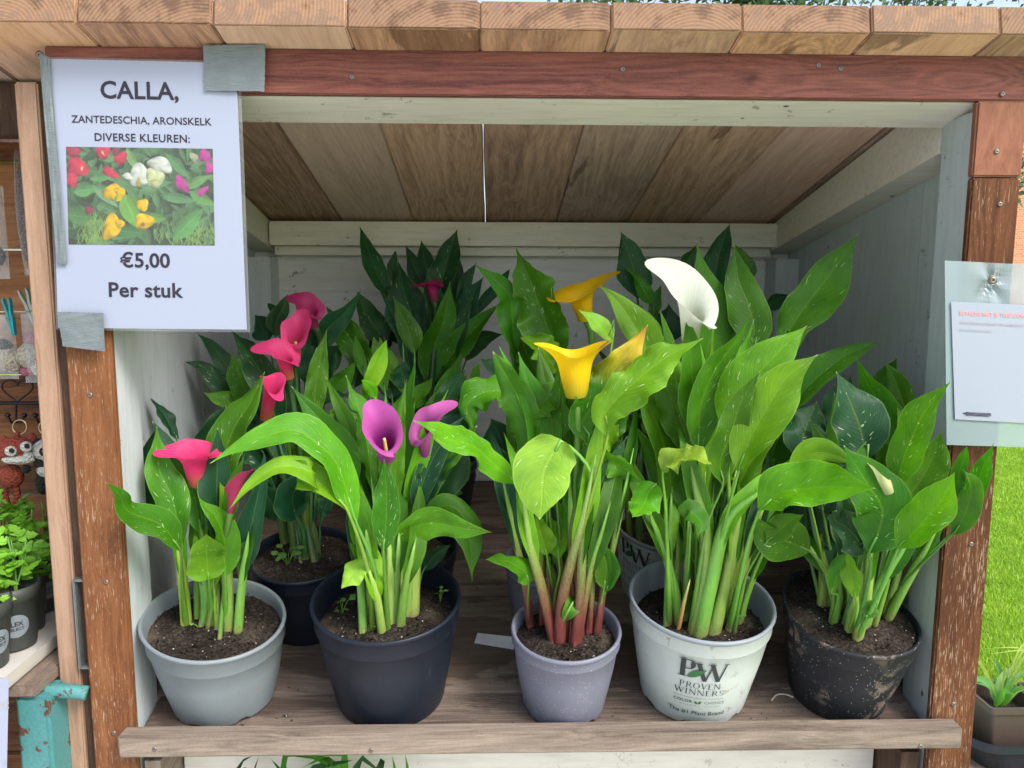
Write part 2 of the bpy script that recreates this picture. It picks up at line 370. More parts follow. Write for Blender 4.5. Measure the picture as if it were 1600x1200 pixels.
# ------------------------------------------------------------------ materials
W_UNDER = wood('roof_plank_wood', (.075, .045, .03), (.19, .115, .065), (.36, .24, .14), axis=1, stain=(.05, .025, .02), knots=.5)
W_RAIL = wood('red_stained_wood', (.09, .028, .024), (.23, .080, .062), (.34, .14, .11), axis=0, rough=.5, knots=.1, grain=1.3, bump=.25)
W_POST = wood('worn_brown_post_wood', (.07, .026, .012), (.165, .064, .025), (.30, .135, .06), axis=2, wear=(.46, .34, .24), wearamt=.70, knots=.15)
W_FLOOR = wood('weathered_shelf_wood', (.045, .034, .028), (.16, .122, .098), (.29, .235, .19), axis=0, knots=.7, stain=(.045, .03, .024), stainamt=.53)
W_LIP = wood('pale_batten_wood', (.11, .085, .07), (.27, .22, .175), (.45, .39, .32), axis=0, knots=.25)
W_PALE = wood('fresh_pine_wood', (.22, .13, .085), (.35, .225, .155), (.46, .325, .235), axis=2, knots=.3)
W_NEIGH = wood('varnished_brown_board_wood', (.07, .026, .012), (.24, .10, .04), (.40, .21, .10), axis=0, knots=.7, rough=.55)
W_DARK = wood('dark_side_wood', (.03, .018, .013), (.075, .045, .03), (.14, .09, .06), axis=2)
W_GREY = wood('grey_weathered_wood', (.08, .06, .05), (.2, .155, .125), (.34, .28, .23), axis=1, knots=.4)
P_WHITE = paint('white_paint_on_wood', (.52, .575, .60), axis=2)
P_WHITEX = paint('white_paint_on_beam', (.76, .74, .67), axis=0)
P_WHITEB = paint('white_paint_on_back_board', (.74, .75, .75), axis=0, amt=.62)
LEAF, LEAFS, LEAFA = leafmat('calla_leaf', False), leafmat('spotted_calla_leaf', True), leafmat('yellowing_calla_leaf', True, True)
STEM_G = stemmat('green_stalk', (.24, .19, .085, -.02, .13)); STEM_R = stemmat('red_footed_stalk', (.13, .035, .03, .15, .85)); STEM_B = stemmat('dry_brown_stalk', (.5, .25, .08, .1, .9))
SOIL = soilmat()
STEEL = plain('zinc_screw_metal', (.22, .20, .19), .45, .5, .8)
TAPE_M = None
C_DARK, C_MID, C_LIGHT, C_YEL, C_AUT = (.016, .078, .030), (.050, .185, .007), (.120, .33, .010), (.24, .44, .035), (.30, .28, .02)

# ------------------------------------------------------------------ ground and what stands far off
def ground_mat():
    q = NT('lawn'); tc = q.n('TexCoord').outputs['Object']; n1 = q.noise(tc, 3, 6, .65); n2 = q.noise(tc, 60, 4, .7)
    c = q.ramp(q.math('ADD', q.math('MULTIPLY', n1, .5), q.math('MULTIPLY', n2, .5)), [(.3, (.16, .30, .02)), (.5, (.26, .44, .03)), (.7, (.40, .56, .06))])
    q.set(q.p, 'Base Color', c); q.set(q.p, 'Roughness', .9); q.set(q.p, 'Normal', q.bump(n2, .8, .02)); return q.m
GM = ground_mat()
tag(obj('lawn', [(-150, -60, 0), (150, -60, 0), (150, 250, 0), (-150, 250, 0)], [(0, 1, 2, 3)], GM), kind='structure')
PAV = plain('pale_paving', (.54, .50, .49), .9, .2, var=.3, bump=.4, scale=30)
tag(box('pavement', (-9, -12, -.06), (1.2, 1.9, .02), PAV, bevel=.004), kind='structure')  # unseen paving, made wide and pale for the light it bounces up
def grass():
    rnd = random.Random(3); V = []; Fs = []
    for i in range(42000):
        Y = 2.0+5.5*rnd.random()**1.3
        c = at(1515+rnd.uniform(0, 120), 600, Y); x = c.x+rnd.uniform(-.05, .1)
        h = rnd.uniform(.012, .032); a = rnd.uniform(0, 6.28); wd = rnd.uniform(.0012, .0024)*(1+Y*.25); dx, dy = math.cos(a)*wd, math.sin(a)*wd
        lx, ly = rnd.uniform(-.02, .02), rnd.uniform(-.02, .02); k = len(V)
        V += [(x-dx, Y-dy, -.005), (x+dx, Y+dy, -.005), (x+lx, Y+ly, h)]; Fs.append((k, k+1, k+2))
    q = NT('grass_blade'); tc = q.n('TexCoord').outputs['Object']; n = q.noise(tc, 7, 4); n2 = q.noise(tc, 90, 2)
    q.set(q.p, 'Base Color', q.ramp(q.math('ADD', q.math('MULTIPLY', n, .6), q.math('MULTIPLY', n2, .4)), [(.3, (.20, .36, .02)), (.5, (.34, .54, .04)), (.7, (.48, .64, .08))]))
    q.set(q.p, 'Roughness', .6)
    tr = q.n('BsdfTranslucent'); q.set(tr, 'Color', (.3, .5, .04, 1)); ms = q.n('MixShader'); q.set(ms, 0, .35)
    q.set(ms, 1, q.p.outputs[0]); q.set(ms, 2, tr.outputs[0]); q.t.links.new(ms.outputs[0], q.o.inputs[0])
    return tag(obj('grass', V, Fs, q.m), 'short bright green lawn grass to the right of the cabinet', 'grass', kind='stuff')
grass()
def brick_mat():
    q = NT('orange_brick'); tc = q.n('TexCoord').outputs['Object']
    b = q.n('TexBrick', ins={'Scale': 4.6, 'Mortar Size': .018}); sc = q.n('SeparateXYZ'); q.set(sc, 0, tc); cb = q.n('CombineXYZ')
    q.set(cb, 0, q.math('ADD', sc.outputs[0], sc.outputs[1])); q.set(cb, 1, sc.outputs[2]); q.set(b, 'Vector', cb.outputs[0])
    q.set(b, 'Color1', (.50, .17, .09, 1)); q.set(b, 'Color2', (.62, .25, .14, 1)); q.set(b, 'Mortar', (.5, .42, .36, 1))
    q.set(q.p, 'Base Color', b.outputs[0]); q.set(q.p, 'Roughness', .85); return q.m
hs_ = thing('brick_house', (17, 20, 0), 'orange brick house far behind the right post of the cabinet', 'house')
box('wall', (12.6, 20, 0), (24, 27, 5.2), brick_mat(), hs_, bevel=.02)
prism('roof', [(19.7, 5.2), (27.3, 5.2), (23.5, 8)], 12.3, 24.3, plain('roof_tiles', (.35, .1, .06), .8), hs_, axis=0)
fr = box('window_frame', (15, 19.93, 1.2), (16.6, 19.99, 2.6), plain('window_paint', (.75, .75, .72)), hs_); box('pane', (15.1, 19.9, 1.3), (16.5, 19.92, 2.5), plain('dark_glass', (.03, .04, .05), .1), fr)
def tree(x, y, h, seed, label):
    t = thing('broadleaf_tree', (x, y, 0), label, 'tree'); rnd = random.Random(seed)
    tube('trunk', [Vector((x, y, 0)), Vector((x+.1, y, h*.4)), Vector((x, y, h*.8))], .22, plain('bark', (.09, .07, .05), .9, bump=.5), t, 10, r1=.06)
    V = []; Fs = []; cl = [(Vector((x+rnd.gauss(0, 1.5), y+rnd.gauss(0, 1.3), h*rnd.uniform(.45, 1))), rnd.uniform(.5, 1.1)) for _ in range(34)]
    for i in range(9000):
        c, r = rnd.choice(cl); d = Vector((rnd.gauss(0, 1), rnd.gauss(0, 1), rnd.gauss(0, .8))).normalized()*r*rnd.random()**.4; p = c+d
        a = Vector((rnd.gauss(0, 1), rnd.gauss(0, 1), rnd.gauss(0, 1))).normalized()*.08; b = a.orthogonal().normalized()*.05; k = len(V)
        V += [p-a, p+b, p+a, p-b]; Fs.append((k, k+1, k+2, k+3))
    tag(obj('crown', V, Fs, plain('tree_leaf', (.05, .10, .03), .7, var=.5, scale=3), t), kind='stuff')
def hedge():
    rnd = random.Random(12); V = [(-34, 23.6, 0), (12.2, 23.6, 0), (12.2, 24.6, 0), (-34, 24.6, 0), (-34, 23.6, 1.7), (12.2, 23.6, 1.7), (12.2, 24.6, 1.7), (-34, 24.6, 1.7)]
    Fs = [(0, 1, 5, 4), (1, 2, 6, 5), (2, 3, 7, 6), (3, 0, 4, 7), (4, 5, 6, 7)]
    for i in range(16000):
        p = Vector((rnd.uniform(-34, 12.2), 23.6+rnd.uniform(-.15, .3), rnd.uniform(0, 1.7)+rnd.random()**3*.3)); a = Vector((rnd.gauss(0, 1), rnd.gauss(0, 1), rnd.gauss(0, 1))).normalized()*.11; b = a.orthogonal().normalized()*.07; k = len(V)
        V += [p-a, p+b, p+a, p-b]; Fs.append((k, k+1, k+2, k+3))
    tag(obj('garden_hedge', V, Fs, plain('hedge_leaf', (.04, .09, .025), .7, var=.5, scale=3)), 'long clipped green hedge at the far end of the lawn', 'hedge')
hedge()
tree(-4.6, 16, 7.6, 1, 'leafy tree far behind the left half of the plank roof')
tree(3.6, 15, 7.4, 2, 'leafy tree far behind the middle of the plank roof')
tree(8.3, 17, 7.8, 5, 'leafy tree far behind the right end of the plank roof')

# ------------------------------------------------------------------ the display cabinet
SL, SLF = .2133, .212                      # how the roof falls to the back, how the shelf rises to the back
def roofz(Y): return Z(.247-SL*(Y-.925))
def floorz(Y): return Z(-.565+SLF*(Y-.925))
CAB = thing('display_cabinet', (.055, 1.25, 0), 'open wooden display cabinet with plank roof holding the potted callas', 'cabinet')
XL, XR, XLo, XRo, YF = -.436, .549, -.488, .606, .925
# posts: a stained face board with the painted post behind it
def post(xa, xb, inner, z1):
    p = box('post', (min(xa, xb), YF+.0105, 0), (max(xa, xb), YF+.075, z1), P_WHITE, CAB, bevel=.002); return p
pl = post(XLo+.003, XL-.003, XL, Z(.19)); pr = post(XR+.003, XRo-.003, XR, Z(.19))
fl_ = box('post_facing', (XLo, YF, .0), (XL, YF+.010, Z(.1985)), W_POST, CAB, bevel=.002, wob=.0004)
fr_ = box('post_facing', (XR, YF, .0), (XRo, YF+.010, Z(.114)), W_POST, CAB, bevel=.002, wob=.0004)
W_CAP = wood('red_brown_corner_wood', (.08, .027, .018), (.19, .07, .042), (.29, .125, .075), axis=2, rough=.55, knots=.1)
box('corner_block', (XR-.0005, YF-.001, Z(.115)), (XRo, YF+.010, Z(.1985)), W_CAP, CAB, bevel=.002)
rail = box('front_rail', (XLo, YF, Z(.199)), (XRo+.03, YF+.012, Z(.2475)), W_RAIL, CAB, bevel=.0015)
prism('header_beam', [(YF+.0125, Z(.197)), (YF+.078, Z(.183)), (YF+.078, roofz(YF+.078)-.002), (YF+.0125, roofz(YF+.0125)-.002)], XL-.04, XR+.045, P_WHITEX, CAB, axis=0)
# side walls of upright boards, back wall of boards
def sidewall(x0, x1):
    ys = [YF+.076, 1.12, 1.3, 1.46, 1.66]
    for a, b in zip(ys, ys[1:]):
        poly = [(a+.0008, Z(-1.2)), (b-.0008, Z(-1.2)), (b-.0008, roofz(b)-.004), (a+.0008, roofz(a)-.004)]
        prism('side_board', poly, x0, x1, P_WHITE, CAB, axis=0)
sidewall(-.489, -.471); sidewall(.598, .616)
box('light_block_sheet', (-.4705, 1.6415, Z(-.62)), (.5975, 1.648, Z(.09)), W_DARK, CAB, bevel=0)  # unseen sheet, added to block light leaking between the back boards
for z0, z1 in ((-.62, -.3605), (-.3602, -.0295), (-.0292, .098)):
    box('back_board', (-.4705, 1.62, Z(z0)), (.5975, 1.64, Z(z1)), P_WHITEB, CAB, bevel=.0005)
box('back_beam', (-.424, 1.556, Z(.058)), (.551, 1.6195, Z(.103)), P_WHITEX, CAB, bevel=.002)
box('back_beam', (-.422, 1.585, Z(.040)), (.549, 1.6195, Z(.0575)), P_WHITEX, CAB, bevel=.001)
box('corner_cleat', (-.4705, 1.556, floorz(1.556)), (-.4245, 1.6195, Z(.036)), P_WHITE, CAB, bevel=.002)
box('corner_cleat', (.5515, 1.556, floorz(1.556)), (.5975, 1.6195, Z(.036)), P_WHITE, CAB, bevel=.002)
def rafter(x0, x1):
    a, b = YF+.079, 1.6195
    prism('rafter', [(a, Z(.152)), (b, Z(.046)), (b, roofz(b)-.003), (a, roofz(a)-.003)], x0, x1, P_WHITEX, CAB, axis=0)
rafter(-.4705, -.4272); rafter(.5512, .5975)
# roof planks, laid front to back on the slope
ang = -math.atan(SL); W_END = []
def roof_plank(xa, xb, i):
    L = .86; t = .031; rnd = random.Random(i*7+1)
    bm = bmesh.new(); bmesh.ops.create_cube(bm, size=1); ex = rnd.uniform(0, .004); th = t+rnd.uniform(-.001, .0015)
    for v in bm.verts:
        v.co = Vector((v.co.x*(xb-xa), v.co.y*L-(ex if v.co.y < 0 else 0), v.co.z*th))
    bmesh.ops.subdivide_edges(bm, edges=[e for e in bm.edges if abs(e.verts[0].co.y-e.verts[1].co.y) > .5], cuts=16)
    bmesh.ops.bevel(bm, geom=[e for e in bm.edges if len(e.link_faces) == 2 and e.calc_face_angle(0) > .5], offset=.0018, segments=2, affect='EDGES')
    for v in bm.verts:
        s = 1 if v.co.x > 0 else -1; k = min(1, max(0, (v.co.y+.33)/.12))      # boards close at the eaves, slightly apart over the shelf
        open_ = .0016*k*(.55+1.0*noise.noise(Vector((v.co.y*9, 1.7, 4)))) if (i == 6 and s < 0) or (i == 5 and s > 0) else 0
        v.co.x += -s*max(0, open_)
    mid = Vector(((xa+xb)/2, YF-.044, Z(.247+SL*.044)))
    dirv = Vector((0, math.cos(ang), math.sin(ang))); nv = Vector((0, -math.sin(ang), math.cos(ang)))
    c = mid+dirv*(L/2)+nv*(t/2+.0005)
    return bm_obj('roof_plank', bm, ROOF_M[i % len(ROOF_M)], CAB, loc=c, rot=(ang, 0, 0))
def roofwood(name, d, m_, l, st):
    mt = wood(name, d, m_, l, axis=1, stain=st, knots=.5, stainamt=.60)
    # end grain: growth rings on the sawn ends
    t = mt.node_tree; q = NT.__new__(NT); q.m = mt; q.t = t; q.p = t.nodes['Principled BSDF']; q.o = t.nodes['Material Output']
    tc = q.n('TexCoord'); sx = q.n('SeparateXYZ'); q.set(sx, 0, tc.outputs['Normal']); rnd = q.n('ObjectInfo').outputs['Random']
    end = q.step(q.math('ABSOLUTE', sx.outputs[1]), .8, .95)
    so_ = q.n('SeparateXYZ'); q.set(so_, 0, tc.outputs['Object'])
    x = q.math('ADD', so_.outputs[0], q.math('MULTIPLY', q.math('SUBTRACT', rnd, .5), .16)); z = q.math('ADD', so_.outputs[2], q.math('MULTIPLY_ADD', rnd, -.11, .095))
    rr = q.math('SQRT', q.math('ADD', q.math('MULTIPLY', x, x), q.math('MULTIPLY', z, z)))
    rr = q.math('ADD', rr, q.math('MULTIPLY', q.noise(tc.outputs['Object'], 25, 4), .007))
    ring = q.math('ABSOLUTE', q.math('SUBTRACT', q.math('FRACT', q.math('MULTIPLY', rr, 260)), .5))
    fi = q.noise(tc.outputs['Object'], 55, 6, .7); 
    ec = q.ramp(q.math('ADD', q.math('MULTIPLY', ring, .26), q.math('ADD', q.math('MULTIPLY', fi, .8), q.math('MULTIPLY', q.math('SUBTRACT', rnd, .5), .22))), [(.30, (.13, .075, .05)), (.52, (.32, .19, .115)), (.85, (.52, .36, .24))])
    ec = q.mix(q.math('MULTIPLY', q.step(q.math('ADD', fi, q.math('MULTIPLY', rnd, .16)), .54, .74), .6), ec, (.11, .07, .06))
    cur = q.p.inputs['Base Color'].links[0].from_socket
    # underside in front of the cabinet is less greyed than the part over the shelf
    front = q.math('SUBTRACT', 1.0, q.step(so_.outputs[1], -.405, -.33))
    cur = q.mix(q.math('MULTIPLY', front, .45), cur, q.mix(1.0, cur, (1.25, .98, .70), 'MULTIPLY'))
    q.set(q.p, 'Base Color', q.mix(end, cur, ec)); return mt
ROOF_M = [roofwood('roof_plank_brown', (.26, .16, .12), (.56, .375, .28), (.74, .55, .43), (.07, .035, .03)),
          roofwood('roof_plank_grey_brown', (.24, .165, .13), (.50, .365, .29), (.68, .53, .43), (.07, .045, .035)),
          roofwood('roof_plank_golden', (.28, .17, .115), (.60, .405, .285), (.76, .57, .42), (.08, .035, .02))]
for k in range(-6, 5):
    xa, xb = -.013+.1385*k, -.013+.1385*(k+1)
    roof_plank(xa+(.0001 if k == 0 else .0006), xb-(.0001 if k == -1 else .0006), k+6)
# the shelf: long boards across, rising to the back
def shelf_board(ya, yb):
    a = math.atan(SLF); c = Vector((.0635, (ya+yb)/2, floorz((ya+yb)/2)-.0105)); L = (yb-ya)/math.cos(a)-.0015
    bm = bmesh.new(); bmesh.ops.create_cube(bm, size=1)
    for v in bm.verts: v.co = Vector((v.co.x*1.066, v.co.y*L, v.co.z*.02))
    bmesh.ops.bevel(bm, geom=bm.edges[:], offset=.0015, segments=2, affect='EDGES')
    return bm_obj('shelf_board', bm, W_FLOOR, CAB, loc=c, rot=(a, 0, 0))
for ya, yb in ((1.003, 1.22), (1.22, 1.41), (1.41, 1.618)): shelf_board(ya, yb)
a_ = math.atan(SLF)
bm = bmesh.new(); bmesh.ops.create_cube(bm, size=1)
for v in bm.verts: v.co = Vector((v.co.x*(XR-XL-.002), v.co.y*.079/math.cos(a_), v.co.z*.02))
bm_obj('shelf_board', bm, W_FLOOR, CAB, loc=((XL+XR)/2, .9625, floorz(.9625)-.0105), rot=(a_, 0, 0))
lip = box('retaining_batten', (-.447, YF-.024, Z(-.574)), (.577, YF-.0008, Z(-.546)), W_LIP, CAB, bevel=.0022, wob=.0008)
prism('shelf_bracket', [(YF+.012, Z(-.60)), (1.3, Z(-.60)), (YF+.012, Z(-.76))], -.433, -.413, W_GREY, CAB, axis=0)
prism('shelf_bracket', [(YF+.012, Z(-.60)), (1.3, Z(-.60)), (YF+.012, Z(-.76))], .523, .546, W_DARK, CAB, axis=0)
box('lower_panel', (-.41, 1.0, Z(-1.15)), (.52, 1.014, Z(-.60)), P_WHITEX, CAB, bevel=.001)
box('lower_shelf', (-.44, .93, Z(-1.17)), (.545, 1.6, Z(-1.15)), W_FLOOR, CAB)
box('foot_post', (-.489, 1.58, 0), (-.44, 1.62, Z(-1.18)), P_WHITE, CAB); box('foot_post', (.56, 1.58, 0), (.61, 1.62, Z(-1.18)), P_WHITE, CAB)
def screw(px, py, Y, parent, r=.0028):
    p = at(px, py, Y); V, Fs = lathe_data([(r*.25, .0009), (r*.35, .0016), (r, .0012), (r*1.02, .0)], 12)
    V.append(Vector((0, 0, .0008))); n = len(V)-1; Fs += [(k, (k+1) % 12, n) for k in range(12)]
    rx = Matrix.Rotation(rad(90), 4, 'X')
    V = [rx @ v+p for v in V]; return obj('screw', V, Fs, STEEL, parent, smooth=True)
for px, py in ((550, 120), (973, 108), (1279, 102), (1313, 107)): screw(px, py, YF, rail)
for px, py in ((141, 617), (166, 909), (178, 1145)): screw(px, py, YF, fl_)
for px, py in ((1562, 319), (1517, 850), (1489, 1100)): screw(px, py, YF, fr_)
for px, py in ((1566, 147), (1557, 237)): screw(px, py, YF-.001, CAB)
for px, py in ((242, 1170), (580, 1172), (1438, 1166)): screw(px, py, YF-.024, lip)
screw(62, 86, YF, rail, .0045)

